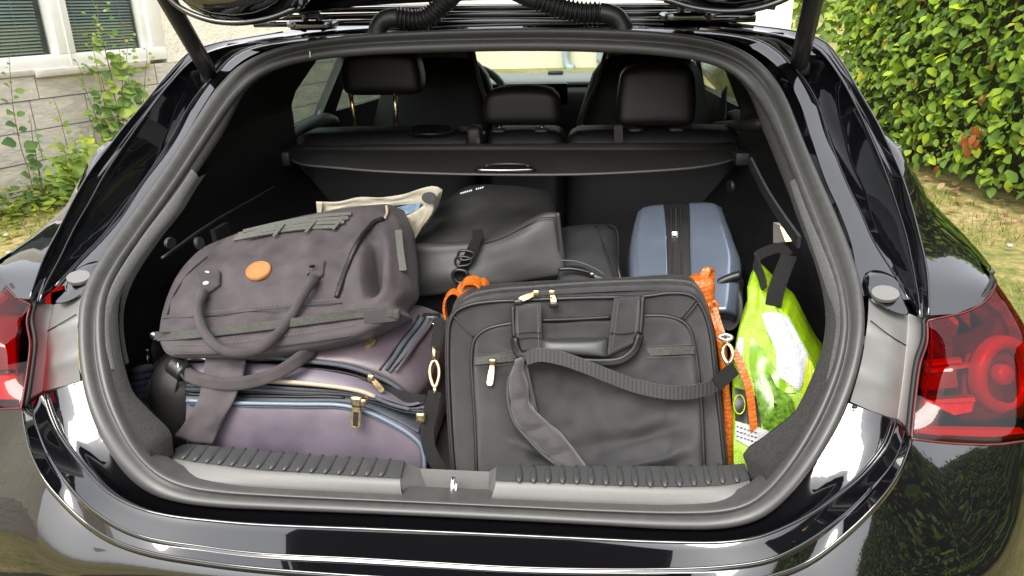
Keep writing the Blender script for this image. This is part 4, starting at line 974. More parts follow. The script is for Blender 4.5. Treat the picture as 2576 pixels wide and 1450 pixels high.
for s in (1, -1):
    ol = [(.5, .22), (.5, .33)]+[(p[0], p[1]) for p in reversed(arch(.93))]+[(1.31, .2), (3.28, .2)]+[p for p in reversed(arch(3.66))]+[(4.04, .22), (4.15, .25), (4.18, .55), (4.05, .70), (3.3, .90), (1.1, .915), (.85, .900), (.56, .80)]
    vs_ = [V((s*(.938-.05*max(0, abs(z-.62)-.12)-(max(0, y-3.2)*.12)), y, z)) for (y, z) in ol]
    sp_ = mk('body_side', vs_, [tuple(range(len(vs_)))], M['paint'], car, False)
    # greenhouse frame: belt, roof rail, pillars; inner skin
    def gw(y, t): return V((s*(.735-.125*t), y, 1.02+.285*t+(0.0 if y < 1.3 else 0)))
    def bar(name, pts, m=M['trim']): return slab(name, [gw(*p) for p in pts], (s*.03, 0, 0), m, car)
    bar('quarter_trim', [(1.02, -.15), (1.14, .12), (1.36, .70), (1.40, .80), (1.02, .80)])
    bar('roof_rail', [(1.0, .80), (2.75, .80), (2.72, 1.02), (1.0, 1.02)])
    bar('centre_pillar', [(1.60, -.1), (1.78, -.1), (1.80, .81), (1.70, .81)])
    bar('door_belt', [(1.0, -.9), (3.1, -.9), (3.1, -.12), (2.0, .03), (1.60, .10), (1.13, .06), (1.0, .0)], M['trim2'])
    bar('windscreen_pillar', [(2.98, -.1), (3.1, -.1), (2.62, .9), (2.5, .82)])
    slab('door_glass', [gw(*p)+V((s*.012, 0, 0)) for p in ((1.12, .05), (1.62, .09), (1.71, .82), (1.38, .82))], (s*.004, 0, 0), M['glass'], car)
    slab('door_glass', [gw(*p)+V((s*.012, 0, 0)) for p in ((1.77, .03), (2.98, -.1), (2.52, .82), (1.79, .82))], (s*.004, 0, 0), M['glass'], car)
    # door pull bulge
    sweep('door_armrest', spl([V((s*.69, 1.15, 1.0)), V((s*.67, 1.35, 1.03)), V((s*.68, 1.58, 1.02)), V((s*.70, 1.66, .95))], 16), circ(.035, 8), M['trim2'], car)
    for y in (.93, 3.66):
        wh = sweep('wheel', [V((s*(.80+.0), y+.245*math.cos(a), .32+.245*math.sin(a))) for a in [2*math.pi*k/32 for k in range(32)]], [(-.105, -.05), (-.11, .02), (-.09, .065), (.09, .065), (.11, .02), (.105, -.05)], M['tyre'], car, ref=(1, 0, 0), closed=True)
        disc('rim', V((s*.86, y, .32)), (s, 0, 0), .21, .21, .03, M['alloy'], wh)
wsv = [V((-.62, 2.52, 1.33)), V((.62, 2.52, 1.33)), V((.74, 3.25, .98)), V((-.74, 3.25, .98))]
slab('windscreen', wsv, (0, .004, .004), M['wshield'], car)
mk('bonnet', [(-.74, 3.2, .96), (.74, 3.2, .96), (.72, 3.7, .90), (-.72, 3.7, .90), (.6, 4.2, .74), (-.6, 4.2, .74)], [(0, 1, 2, 3), (3, 2, 4, 5)], M['paint'], car)
mk('front_bumper', [(-.9, 4.0, .7), (-.6, 4.2, .74), (.6, 4.2, .74), (.9, 4.0, .7), (-.9, 4.05, .2), (-.6, 4.25, .2), (.6, 4.25, .2), (.9, 4.05, .2)], [(0, 1, 5, 4), (1, 2, 6, 5), (2, 3, 7, 6)], M['paint'], car)
box('floor_pan', (-.9, .1, .16), (.9, 4.0, .24), M['trim'], car)
# ---- cabin ---------------------------------------------------------------------------
dash = cushion('dashboard', (0, 2.98, .83), (1.44, .62, .42), M['trim'], car, r=.08, n=8)
box('dash_top_pad', (-.70, 2.70, 1.03), (.70, 3.2, 1.048), mat('dash_top_lit', (.16, .165, .17), .5), dash, .006)  # pale base colour stands in for daylight falling on the dash top
box('centre_screen', (-.62, 2.62, .95), (.10, 2.65, 1.05), mat('screen_glass', (.003, .003, .004), .08, spec=.7), dash, .01)
box('light_sensor', (-.02, 3.08, 1.048), (.06, 3.14, 1.066), M['trim2'], dash, .008)
cen = V((-.345, 2.42, .965)); ax = V((0, -.9, .42)).normalized(); u_ = V((1, 0, 0)); v_ = ax.cross(u_)
wheel = sweep('steering_wheel', [cen+u_*.19*math.cos(a)+v_*.19*math.sin(a) for a in [2*math.pi*k/40 for k in range(40)]], circ(.017, 10), mat('wheel_leather', (.22, .23, .24), .4), car, closed=True)
cushion('wheel_hub', cen, (.16, .05, .12), M['trim'], wheel, r=.024, n=5)
box('wheel_spoke', cen+V((-.18, -.01, -.012)), cen+V((.18, .01, .012)), M['trim'], wheel, .006)
def fseat(x):
    t = cushion('front_seat', (x, 1.98, .86), (.50, .14, .66), M['leather_seat'], car, r=.06, n=10, fn=lambda q_, p: V((q_.x*(1-.30*max(0, (q_.z-.08)/.3)), q_.y+.18*(q_.z+.3), q_.z)), pf=.02)
    cushion('seat_headrest', (x, 2.13, 1.215), (.30, .11, .26), M['leather_seat'], t, r=.045, n=8, fn=lambda q_, p: V((q_.x*(1-.12*(q_.z/.13)), q_.y+.05*q_.z, q_.z)))
    cushion('seat_base', (x, 2.25, .5), (.52, .5, .16), M['leather_seat'], t, r=.06, n=6)
    tube('seat_piping', [(x+(.245 if x < 0 else -.245), 1.92, .62), (x+(.24 if x < 0 else -.24), 1.93, .98), (x+(.19 if x < 0 else -.19), 1.98, 1.10), (x+(.155 if x < 0 else -.155), 2.05, 1.22)], .008, mat('seat_edge', (.09, .075, .07), .45), t, n=20)
fseat(-.40); fseat(.42)
# rear bench
def bench(x0, x1, name='rear_backrest'):
    w_ = x1-x0; c = (x0+x1)/2
    return cushion(name, (c, 1.13, .835), (w_, .16, .46), M['leather_seat'], car, r=.035, n=12, fn=lambda q_, p: V((q_.x, q_.y+.10*(q_.z), q_.z)), pf=.006)
bA = bench(-.62, -.094); bB = bench(-.076, .148); bC = bench(.150, .625)
for o, c in ((bA, -.36), (bB, .036), (bC, .39)):
    pass
box('release_housing', (-.092, 1.03, .97), (-.077, 1.14, 1.062), M['trim'], bA, .004)
rl = onY((1195, 345), 1.055); cushion('release_lever', rl, (.04, .05, .06), M['seatred'], bB, r=.01, n=4)
ph = onY((1085, 325), 1.08); slab('pull_pocket', spl([ph+V((a, b*.7, b*.35)) for a, b in ((-.06, -.01), (-.05, .02), (.05, .02), (.06, -.01), (.04, -.025), (-.05, -.025))], 24, True), (0, .01, -.01), M['trim'], bA, bev=.003)
sb = strap('seat_belt', [onY(p, 1.04) for p in ((1555, 316), (1556, 345), (1557, 372))], .022, .003, M['seatred'], bC, ref=(1, 0, 0), n=6)
def headrest(x0, x1, z0, z1, parent, y=1.145, tilt=.0):
    c = V(((x0+x1)/2, y, (z0+z1)/2)); w_, h_ = x1-x0, z1-z0
    o = cushion('headrest', c, (w_, .10, h_), M['leather_seat'], parent, r=.022, n=12, fn=lambda q_, p: V((q_.x*(1-.16*max(0, q_.z/h_)), q_.y+tilt*q_.z, q_.z+(.012*(1-p[0]**2) if q_.z > 0 else 0))), pf=.003)
    g = coons([c+V((-w_*.36, -.054, h_*.18)), c+V((w_*.36, -.054, h_*.18))], [c+V((w_*.36, -.054, h_*.18)), c+V((w_*.37, -.050, -h_*.42))], [c+V((-w_*.37, -.050, -h_*.42)), c+V((w_*.37, -.050, -h_*.42))], [c+V((-w_*.36, -.054, h_*.18)), c+V((-w_*.37, -.050, -h_*.42))], 8, 8)
    return o
h1 = headrest(-.078, .132, 1.082, 1.172, bB); h2 = headrest(.288, .492, 1.078, 1.225, bC, tilt=.12); h3 = headrest(-.467, -.250, 1.168, 1.272, bA)
for c, z0, z1, parent in ((-.036, 1.05, 1.09, bB), (.082, 1.05, 1.09, bB), (.335, 1.05, 1.09, bC), (.445, 1.05, 1.09, bC)):
    tube('headrest_post', [(c, 1.12, z0), (c, 1.13, z1)], .006, M['steel'], parent, m=8); cushion('post_collar', (c, 1.10, 1.069), (.04, .035, .012), M['trim2'], parent, r=.005, n=3)
for (a, b) in (((877, 208), (895, 318)), ((991, 208), (998, 318))): tube('headrest_post', [onY(b, 1.10), onY(a, 1.12)], .0065, M['brass'], bA, m=10)
# seat belts of the front cabin and the window post slivers
strap('seat_belt', [onX((1822, 225), .66), onX((1818, 310), .62)], .03, .003, M['blackgap'], car, ref=(0, 1, 0), n=6)
# ---- luggage cover -------------------------------------------------------------------
cas = sweep('cover_cassette', [V((x, 1.015, 1.022)) for x in (-.60, -.3, 0, .3, .585)], circ(.026, 12), M['cover'], car)
edge = spl([onZ(p, 1.018) for p in ((728, 398), (760, 412), (850, 421), (950, 429), (1100, 435), (1270, 438), (1450, 437), (1600, 431), (1750, 420), (1820, 408), (1858, 395))], 40)
bedge = spl([V((-.585, 1.0, 1.036)), V((0, 1.0, 1.036)), V((.59, 1.0, 1.034))], 40)
cov = gmesh('luggage_cover', [bedge, [a.lerp(b, .5)+V((0, 0, .001)) for a, b in zip(bedge, edge)], edge, [p+V((0, .003, -.006)) for p in edge], [p+V((0, .02, -.009)) for p in edge], [p+V((0, 0, -.016)) for p in bedge]], M['cover'], car, smooth='auto')
tube('cover_piping', [p+V((0, -.001, -.002)) for p in edge], .0032, mat('cover_edge', (.10, .097, .09), .5), cov, m=6)
tube('cover_roll_edge', [p+V((0, 0, .003)) for p in bedge], .0028, mat('cover_bar', (.09, .09, .088), .35), cov, m=6)
hc = [onZ(p, 1.024) for p in ((1193, 428), (1215, 415), (1235, 412), (1320, 412), (1335, 416), (1348, 428), (1300, 430), (1230, 430))]
hnd = slab('cover_handle', spl(hc, 40, True), (0, .004, -.012), M['trim'], cov, bev=.003)
tube('handle_lip', [onZ(p, 1.028) for p in ((1200, 428), (1270, 429), (1342, 427))], .003, M['steel'], hnd, n=12, m=6)
tube('handle_grip', [onZ(p, 1.03) for p in ((1222, 418), (1240, 414), (1315, 414), (1330, 419))], .003, mat('grip_shine', (.05, .05, .05), .2), hnd, n=12, m=6)
box('cover_bracket', onY((1858, 400), .93)-V((.012, .03, .012)), onY((1858, 400), .93)+V((.05, .03, .02)), M['trim2'], car, .005)
box('cover_bracket', (-.66, .95, 1.0), (-.58, 1.05, 1.04), M['trim2'], car, .008)
sweep('side_shelf', [onX((1800, 318), .60), onX((1915, 312), .60)], circ(.014, 8), M['trim2'], car)
# ---- tailgate, raised -------------------------------------------------------------------
al = rad(33); tn = V((0, math.sin(al), math.cos(al)))
def tg(u, x, o=0): return V((x, .80-1.12*u*math.cos(al), 1.392+1.12*u*math.sin(al)))+tn*(o-.05*(abs(x)/.65)**2.5+.03*math.sin(math.pi*u))
tail = None
def tbar(name, u0, u1, x0, x1, m, parent, th=.05, nu=14, nv=8, o=0.):
    g = [[tg(u0+(u1-u0)*j/(nv-1), x0+(x1-x0)*i/(nu-1), o) for i in range(nu)] for j in range(nv)]
    return solid(name, g, tn*th, m, parent, rnd=.004, smooth='auto')
tail = tbar('tailgate', .66, 1.0, -.62, .62, M['paint'], car, .09)
tbar('upper_rail', .015, .15, -.60, .60, M['paint'], tail); tbar('side_rail', .13, .68, .47, .62, M['paint'], tail, nv=16); tbar('side_rail', .13, .68, -.62, -.47, M['paint'], tail, nv=16)
tbar('rear_window', .14, .68, -.48, .48, M['tint'], tail, .004, nv=16, o=.03)
tbar('inner_trim', .70, .96, -.50, .50, M['trim'], tail, .03, o=-.025)
for s in (1, -1):
    for (cx_, cy_, cz_, sx, sy_, sz) in ((.475, .60, 1.424, .27, .20, .105),):
        cushion('tailgate_corner', (s*cx_, cy_, cz_), (sx, sy_, sz), M['paint'], tail, r=.05, n=10, fn=lambda q_, p: V((q_.x, q_.y, q_.z+.05*abs(q_.x/.13)**2.2)))
    sweep('corner_rim', spl([V((s*x, .52, z)) for x, z in ((.62, 1.44), (.585, 1.402), (.53, 1.378), (.47, 1.371), (.40, 1.379), (.35, 1.395))], 24), circ(.006, 8), M['paint'], tail)
    # hinge
    hp = V((s*.425, .815, 1.346)); hb = cushion('hinge', hp+V((0, 0, .012)), (.10, .05, .022), M['paint'], car, r=.006, n=4)
    tube('hinge_arm', [hp+V((-.026, 0, .0)), hp+V((-.012, -.01, .04)), hp+V((-.008, -.03, .075))], .008, M['paint'], hb, n=8, m=8)
    tube('hinge_arm', [hp+V((.026, 0, .0)), hp+V((.012, -.01, .04)), hp+V((.008, -.03, .075))], .008, M['paint'], hb, n=8, m=8)
    cushion('hinge_head', hp+V((0, -.02, .06)), (.05, .03, .05), M['paint'], hb, r=.008, n=4)
    for dx in (-.05, .05): disc('hinge_bolt', hp+V((dx, -.005, .012)), (0, -.4, 1), .012, .012, .008, M['steel'], hb, seg=6)
    # strut
    sa = V((s*.654, .74, 1.252)); sbp = V((s*.628, .57, 1.402)); d = sbp-sa
    stt = tube('gas_strut', [sa+d*.06, sa+d*2.55], .0185, M['strut'], car, n=6, m=16)
    cushion('strut_foot', sa, (.045, .035, .03), M['blackgap'], stt, r=.01, n=4)
    tube('strut_rod', [sa+d*2.5, sa+d*3.0], .007, M['steel'], stt, m=8)
# cross rails above the opening
for (py, r_) in ((52, .009), (34, .008), (18, .007)):
    tube('upper_lip', [onY((640, py+8), .84), onY((1000, py+2), .84), (onY((1288, py), .84)), onY((1600, py-2), .84), onY((1900, py-6), .84)], r_, M['paint'], tail, n=20, m=8)
# hoses
def hose(pe, pc, pu, y):
    path = spl([onY(p, y) for p in pe+pc+pu], 80)
    base = tube('wiring_hose', spl([onY(p, y) for p in pe], 20), .0205, M['hose'], car, m=16)
    c = spl([onY(p, y) for p in pc], 121); sc = [1+.15*math.cos(2*math.pi*i/9) for i in range(121)]
    sweep('corrugated_sleeve', c, circ(.0205, 16), M['hose'], base, scale=sc)
    tube('hose_sleeve', spl([onY(p, y) for p in pu], 12), .021, M['hose'], base, m=16)
hose([(948, 92), (951, 72), (962, 55), (980, 47), (1003, 45)], [(1003, 45), (1030, 50), (1058, 50), (1085, 38), (1106, 18), (1124, 2)], [(1124, 2), (1150, -22), (1200, -50)], .76)
hose([(1570, 86), (1566, 66), (1552, 46), (1530, 36), (1508, 32)], [(1508, 32), (1470, 32), (1430, 26), (1390, 14), (1355, 2)], [(1355, 2), (1320, -12), (1260, -40)], .76)

# ================================================================== LUGGAGE
def stitch(name, pts, m, parent, r=.0012, n=40): return tube(name, pts, r, m, parent, n=n, m=5)
def zpull(P, down, parent, L=.03, w_=.009, m='brass', nrm_=(0, -1, .3), slot=False):
    P = V(P); d = V(down).normalized(); n_ = V(nrm_).normalized(); s_ = d.cross(n_).normalized()
    zp = slab('zip_pull', [P+s_*a*w_+d*b*L for a, b in ((-.35, .2), (.35, .2), (.5, .5), (.5, .9), (.3, 1), (-.3, 1), (-.5, .9), (-.5, .5))], -n_*.0025, M[m], parent, bev=.0008)
    cushion('zip_slider', P+d*.002, (w_*1.1, .008, w_*1.2), M[m], zp, r=.003, n=3)
    if slot: slab('pull_insert', [P+s_*a*w_+d*b*L+n_*.001 for a, b in ((-.25, .4), (.25, .4), (.25, .9), (-.25, .9))], -n_*.001, M['briefdark'], zp)
    return zp
def carab(P, Q, parent, m='brass', w_=.016):
    """snap hook: teardrop loop from P (top) to Q (bottom) with swivel"""
    P, Q = V(P), V(Q); d = Q-P; s_ = d.cross(V((0, -1, .3))).normalized()
    lp = [P+d*t+s_*x*w_ for t, x in ((.30, -.1), (.42, -.42), (.6, -.5), (.8, -.25), (.88, 0), (.8, .25), (.6, .5), (.42, .42), (.30, .1))]
    c = tube('snap_hook', spl(lp, 30, True), .0032, M[m], parent, m=8, closed=True)
    tube('hook_swivel', [P, P+d*.3], .004, M[m], c, m=8); tube('hook_end', [P+d*.86, Q], .0036, M[m], c, m=8)
    return c

# ---- grey laptop bag ---------------------------------------------------------------
def bfy(P, off=0): return P.y-(.105+(P.z-.655)*.36)+off
def onB(p, out=0): return hit(p, lambda P: bfy(P, out))
brief = empty('laptop_bag', (.22, .16, .634), 'grey nylon laptop bag with front pocket and shoulder strap standing behind the load sill', 'laptop bag')
T = [onB(p) for p in ((1140, 792), (1170, 772), (1240, 758), (1330, 752), (1460, 746), (1600, 740), (1700, 735), (1748, 744), (1772, 775))]
Rr = [onB(p) for p in ((1772, 775), (1790, 840), (1803, 950), (1818, 1080), (1830, 1200))]
Bb = [onB(p) for p in ((1140, 1215), (1400, 1215), (1600, 1210), (1830, 1200))]
Ll = [onB(p) for p in ((1140, 792), (1127, 850), (1128, 950), (1134, 1080), (1140, 1215))]
g = coons(T, Rr, Bb, Ll, 60, 46)
def bump1(u, v):
    P = (u*5, v*4, 0); return .012*(max(0, 16*u*(1-u)*v*(1-v))**.45)+.0045*N.noise(V((u*4, v*3.2, 1.7)))*min(1, 8*u)*min(1, 8*(1-u))
g = puff(g, bump1)
bd = solid('main_compartment', g, (0, .055, .012), M['briefcase'], brief, rnd=.004, steps=(.06, .12, .5, .88, .95, 1))
# top gusset rises a little behind the front edge
Tg = [onB(p) for p in ((1150, 782), (1180, 762), (1250, 748), (1330, 742), (1460, 733), (1600, 727), (1700, 726), (1748, 735), (1768, 765))]
tgs = spl(Tg, 50); gmesh('zip_gusset', [[p+V((0, .002, -.004)) for p in tgs], [p+V((0, .008, .003)) for p in tgs], [p+V((0, .026, .004)) for p in tgs], [p+V((0, .048, -.002)) for p in tgs], [p+V((0, .056, -.02)) for p in tgs]], M['briefcase'], brief)
stitch('zip_line', [p+V((0, .024, .0045)) for p in tgs], M['zipgreen'], brief, .003, 50)
edge = [onB(p, .006) for p in ((1143, 1200), (1134, 1087), (1128, 960), (1127, 870), (1131, 812), (1146, 785), (1181, 768), (1231, 760), (1310, 756), (1460, 750), (1620, 746), (1688, 738), (1742, 745), (1770, 782), (1787, 837), (1798, 930), (1812, 1060), (1826, 1190))]
stitch('edge_piping', edge, M['briefdark'], brief, .0034, 90)
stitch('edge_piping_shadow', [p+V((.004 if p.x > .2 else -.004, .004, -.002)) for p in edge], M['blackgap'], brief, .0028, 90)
pk = [(1199, 1200), (1196, 1087), (1190, 980), (1186, 900), (1194, 855), (1219, 831), (1288, 814), (1360, 807), (1450, 804), (1538, 801), (1618, 795), (1688, 798), (1728, 818), (1745, 862), (1758, 950), (1765, 1030), (1772, 1190)]
pT = [onB(p, .012) for p in ((1194, 850), (1219, 829), (1288, 812), (1360, 806), (1538, 800), (1618, 794), (1690, 797), (1730, 820), (1746, 862))]
pg = coons(pT, [onB(p, .012) for p in ((1746, 862), (1758, 950), (1765, 1030), (1772, 1200))], [onB(p, .012) for p in ((1199, 1205), (1500, 1210), (1772, 1200))], [onB(p, .012) for p in ((1194, 850), (1188, 940), (1194, 1060), (1199, 1205))], 56, 44)
def bump2(u, v):
    f = max(0, 16*u*(1-u)*v*(1-v))**.4
    w_ = min(1, 6*u)*min(1, 6*(1-u))
    fold = .016*math.exp(-((v-.86+.35*(u-.75))/.06)**2)*math.exp(-((u-.78)/.16)**2)-.012*math.exp(-((v-.74+.30*(u-.75))/.07)**2)*math.exp(-((u-.74)/.2)**2)+.010*math.exp(-((v-.8-.5*(u-.3))/.05)**2)*math.exp(-((u-.3)/.14)**2)
    crs = .004*math.exp(-((v-.10-.9*(u-.1))/.025)**2)*max(0, 1-abs(u-.2)/.15)+.004*math.exp(-((v-.12+.9*(u-.9))/.025)**2)*max(0, 1-abs(u-.85)/.15)
    return .018*f+(.022*N.noise(V((u*2.6, v*2.2, 5.2)))*min(1, 4*v)+.006*N.noise(V((u*7, v*5, 2)))+.0025*N.noise(V((u*17, v*9, 3)))+fold+crs)*w_
pg = puff(pg, bump2)
pocket = solid('front_pocket', pg, (0, .018, .0), M['briefcase'], brief, rnd=.001)
def onPk(p, out=0):   # on the bulged pocket face
    return onB(p, .012+.016+out)
stitch('pocket_piping', [onB(p, .014) for p in pk], M['briefdark'], pocket, .0036, 90)
# seams at the corners
for a in (((1192, 850), (1140, 795)), ((1712, 802), (1752, 752)), ((1720, 806), (1758, 757))): stitch('corner_seam', [onB(a[0], .013), onB(((a[0][0]+a[1][0])/2, (a[0][1]+a[1][1])/2), .013), onB(a[1], .008)], M['briefdark'], bd, .0013, 10)
for a, b in (((1196, 908), (1310, 896)), ((1608, 886), (1746, 880))):
    zz = strap('pocket_zip', [onPk(a, -.004), onPk(((a[0]+b[0])/2, (a[1]+b[1])/2), .002), onPk(b, -.003)], .013, .003, M['zipgreen'], pocket, ref=(0, .3, 1))
    for dy in (-10, 11): stitch('zip_seam', [onPk((a[0], a[1]+dy), -.004), onPk(((a[0]+b[0])/2, (a[1]+b[1])/2+dy), .001), onPk((b[0], b[1]+dy), -.003)], M['briefdark'], pocket, .0012, 14)
zpull(onPk((1240, 908), .004), onPk((1231, 970), .008)-onPk((1240, 908), .004), pocket, .042, .011)
# upper pocket zip under the handle
stitch('upper_zip', [onB(p, .022) for p in ((1362, 806), (1450, 803), (1536, 798))], M['blackgap'], pocket, .003, 20)
# handle
hd = -.0
def onH(p, out=.036): return onB(p, out)
def hpatch(name, c4, m, parent, th=.008, pf=.004, n=12):
    tl, tr, br, bl = c4
    gg = coons([tl, tr], [tr, br], [bl, br], [tl, bl], n, n); gg = puff(gg, dome(pf)); return solid(name, gg, (0, th, 0), m, parent, rnd=.001)
hl = hpatch('handle', [onH((1291, 772), .026), onH((1361, 766), .03), onH((1362, 886), .042), onH((1302, 886), .040)], M['briefcase'], brief)
hpatch('handle_strap', [onH((1545, 752), .028), onH((1616, 746), .026), onH((1604, 862), .040), onH((1527, 898), .042)], M['briefcase'], hl)
hpatch('handle_grip', [onH((1361, 858), .040), onH((1527, 855), .040), onH((1526, 899), .046), onH((1361, 890), .046)], M['grip'], hl, .010, .007)
hb = spl([onH(p, .044) for p in ((1294, 850), (1299, 878), (1312, 896), (1363, 903), (1440, 908), (1513, 912), (1563, 906), (1595, 882), (1610, 842))], 50)
sweep('handle_edge', hb, flat(.012, .008), M['briefdark'], hl, ref=(0, .2, 1))
sweep('handle_edge', spl([onH(p, .03) for p in ((1290, 772), (1291, 810), (1294, 850))], 12), circ(.004, 8), M['briefdark'], hl); sweep('handle_edge', spl([onH(p, .03) for p in ((1617, 746), (1614, 800), (1610, 842))], 12), circ(.004, 8), M['briefdark'], hl)
for y in (838, 852): stitch('strap_crease', [onH((1296, y+3), .041), onH((1330, y-4), .044), onH((1360, y), .041)], M['briefdark'], hl, .001, 10)
stitch('strap_crease', [onH((1536, 838), .041), onH((1570, 838), .045), onH((1608, 834), .041)], M['briefdark'], hl, .0012, 10)
# top zip pulls
for a, b in (((1352, 742), (1303, 762)), ((1388, 740), (1393, 768))):
    z_ = zpull(onB(a, .012)+V((0, 0, .004)), onB(b, .022)-onB(a, .012), brief, .034 if a[0] < 1370 else .022, .010)
    cushion('pull_tip', onB(b, .025), (.016, .006, .011), M['darkleather'], z_, r=.003, n=3)
# shoulder strap
sp1 = [onB(p, o_) for p, o_ in (((1848, 925), .03), ((1800, 968), .045), ((1745, 986), .055), ((1680, 988), .06), ((1600, 972), .06), ((1530, 946), .062), ((1470, 922), .064), ((1410, 902), .064), ((1355, 894), .064), ((1322, 903), .060))]
ss = strap('shoulder_strap', sp1, .021, .003, M['ribweb'], brief, n=60, ref=(.0, .35, 1))
sweep('strap_edge', [p+V((0, .0036, .0104)) for p in spl(sp1, 60)], circ(.0009, 5), M['grip'], ss)
strap('strap_end', [p+V((0, -.002, 0)) for p in (sp1[0], sp1[0].lerp(sp1[1], .6), sp1[1])], .024, .004, M['darkleather'], ss, n=10, ref=(0, .35, 1))
inner = [onB(p, .05) for p in ((1320, 905), (1317, 935), (1328, 975), (1331, 1020), (1352, 1048), (1378, 1072), (1412, 1100), (1440, 1135), (1474, 1180))]
outer = [onB(p, .045) for p in ((1300, 918), (1284, 950), (1279, 985), (1284, 1030), (1300, 1068), (1328, 1100), (1362, 1136), (1400, 1168), (1420, 1188))]
pgd = coons([outer[0], inner[0]], inner, [outer[-1], inner[-1]], outer, 10, 50)
def padb(u, v): d = min(abs(v-x) for x in (.30, .56, .82)); return .013*max(0, 4*u*(1-u))**.5*(1-.7*math.exp(-(d*26)**2))+.002*N.noise(V((u*3, v*14, 3)))
solid('strap_pad', puff(pgd, padb), (0, .012, 0), M['pad'], ss, rnd=.001)
sweep('pad_binding', spl([p+V((-.001, -.002, 0)) for p in outer], 50), circ(.0042, 8), M['grip'], ss)
c1_ = carab(onB((1092, 872), .01), onB((1094, 990), .02), brief); c2_ = carab(onB((1828, 842), .0), onB((1832, 925), .03), brief)
tube('strap_ring', spl([onB(p, .02) for p in ((1808, 848), (1825, 842), (1842, 850), (1826, 856))], 20, True), .003, M['steel'], brief, closed=True, m=8)
lw = [onB(p, o_) for p, o_ in (((1094, 985), .02), ((1082, 1040), .03), ((1074, 1090), .035), ((1082, 1135), .03), ((1108, 1185), .02))]
strap('strap_tail', lw, .022, .003, M['webbing'], brief, n=30, ref=(1, .6, .1))
strap('hook_loop', [onB((1105, 800), -.02), onB((1098, 850), .0), onB((1094, 880), .008)], .016, .003, M['webbing'], brief, n=8, ref=(1, 0, 0))

# ---- lilac suitcase ------------------------------------------------------------------
def onF(p, y0=.10, k=.10): return hit(p, lambda P: P.y-(y0+(P.z-.65)*k))
case = empty('soft_suitcase', (-.25, .3, .634), 'lilac soft suitcase with blue-grey zips lying flat under the mauve bag', 'suitcase')
fT = [onF(p) for p in ((470, 1010), (590, 1016), (740, 1019), (860, 1022), (930, 1040), (985, 1066), (1030, 1094), (1056, 1118))]
fR = [onF(p) for p in ((1056, 1118), (1064, 1145), (1066, 1175), (1066, 1195))]
fB = [onF(p) for p in ((470, 1125), (700, 1155), (900, 1178), (1066, 1195))]
fL = [onF(p) for p in ((470, 1010), (468, 1070), (470, 1125))]
g = coons(fT, fR, fB, fL, 44, 20); g = puff(g, lambda u, v: .007*max(0, 16*u*(1-u)*v*(1-v))**.5+.0035*N.noise(V((u*7, v*1.2, 4)))*min(1, (1-u)*8))
solid('lower_body', g, (0, .46, .02), M['purple'], case, rnd=.002)
pipe1 = spl([onF(p, .094) for p in ((470, 1008), (590, 1014), (740, 1017), (868, 1021), (930, 1039), (985, 1065), (1030, 1092), (1058, 1118), (1067, 1150), (1068, 1190))], 60)
sweep('lower_piping', pipe1, circ(.0036, 8), M['bluepipe'], case); sweep('piping_seam', [p+V((0, 0, -.006)) for p in pipe1], circ(.002, 6), M['bluezip'], case)
# zip band: lower tape, teeth, upper tape, with the gap where it is open
def row(pts, y, dz=0): return spl([onY(p, y)+V((0, 0, dz)) for p in pts], 50)
b0 = row([(470, 1006), (590, 1010), (740, 1012), (868, 1014), (930, 1030), (985, 1054), (1025, 1074), (1052, 1090)], .118)
b1_ = row([(470, 994), (590, 998), (740, 1000), (880, 1003), (940, 1022), (990, 1045), (1030, 1066), (1054, 1080)], .125)
b2_ = row([(470, 986), (590, 990), (740, 993), (880, 998), (945, 1010), (990, 1024), (1035, 1036), (1066, 1040)], .128)
b3_ = row([(470, 966), (600, 967), (740, 975), (880, 986), (945, 1000), (990, 1016), (1030, 1026), (1066, 1022)], .132)
gmesh('zip_tape', [[p+V((0, .01, -.012)) for p in b0], b0, [a.lerp(b, .5)+V((0, -.003, 0)) for a, b in zip(b0, b1_)], b1_, [p+V((0, .03, 0)) for p in b1_]], M['bluezip'], case)
gmesh('zip_tape', [[p+V((0, .03, 0)) for p in b2_], b2_, [a.lerp(b, .5)+V((0, -.004, 0)) for a, b in zip(b2_, b3_)], b3_], M['bluezip'], case)
sweep('zip_teeth', [a.lerp(b, .5)+V((0, -.004, .001)) for a, b in zip(b1_, b2_)][:34], circ(.0022, 6), M['briefdark'], case)
gmesh('zip_inside', [[p+V((0, .028, 0)) for p in b1_], [p+V((0, .028, .02)) for p in b2_]], M['blackgap'], case)
for off in (-.006, .008): sweep('zip_stitch', [a.lerp(b, .5)+V((0, -.005, off*.6)) for a, b in zip(b2_, b3_)], circ(.0011, 5), M['briefdark'], case)
sweep('cream_piping', row([(470, 952), (600, 957), (740, 965), (860, 978), (910, 988), (945, 1002)], .128, .002), circ(.0042, 8), M['cream'], case)
sweep('zip_cord', row([(945, 1002), (985, 1018), (1030, 1030)], .126), circ(.0036, 8), M['bluezip'], case)
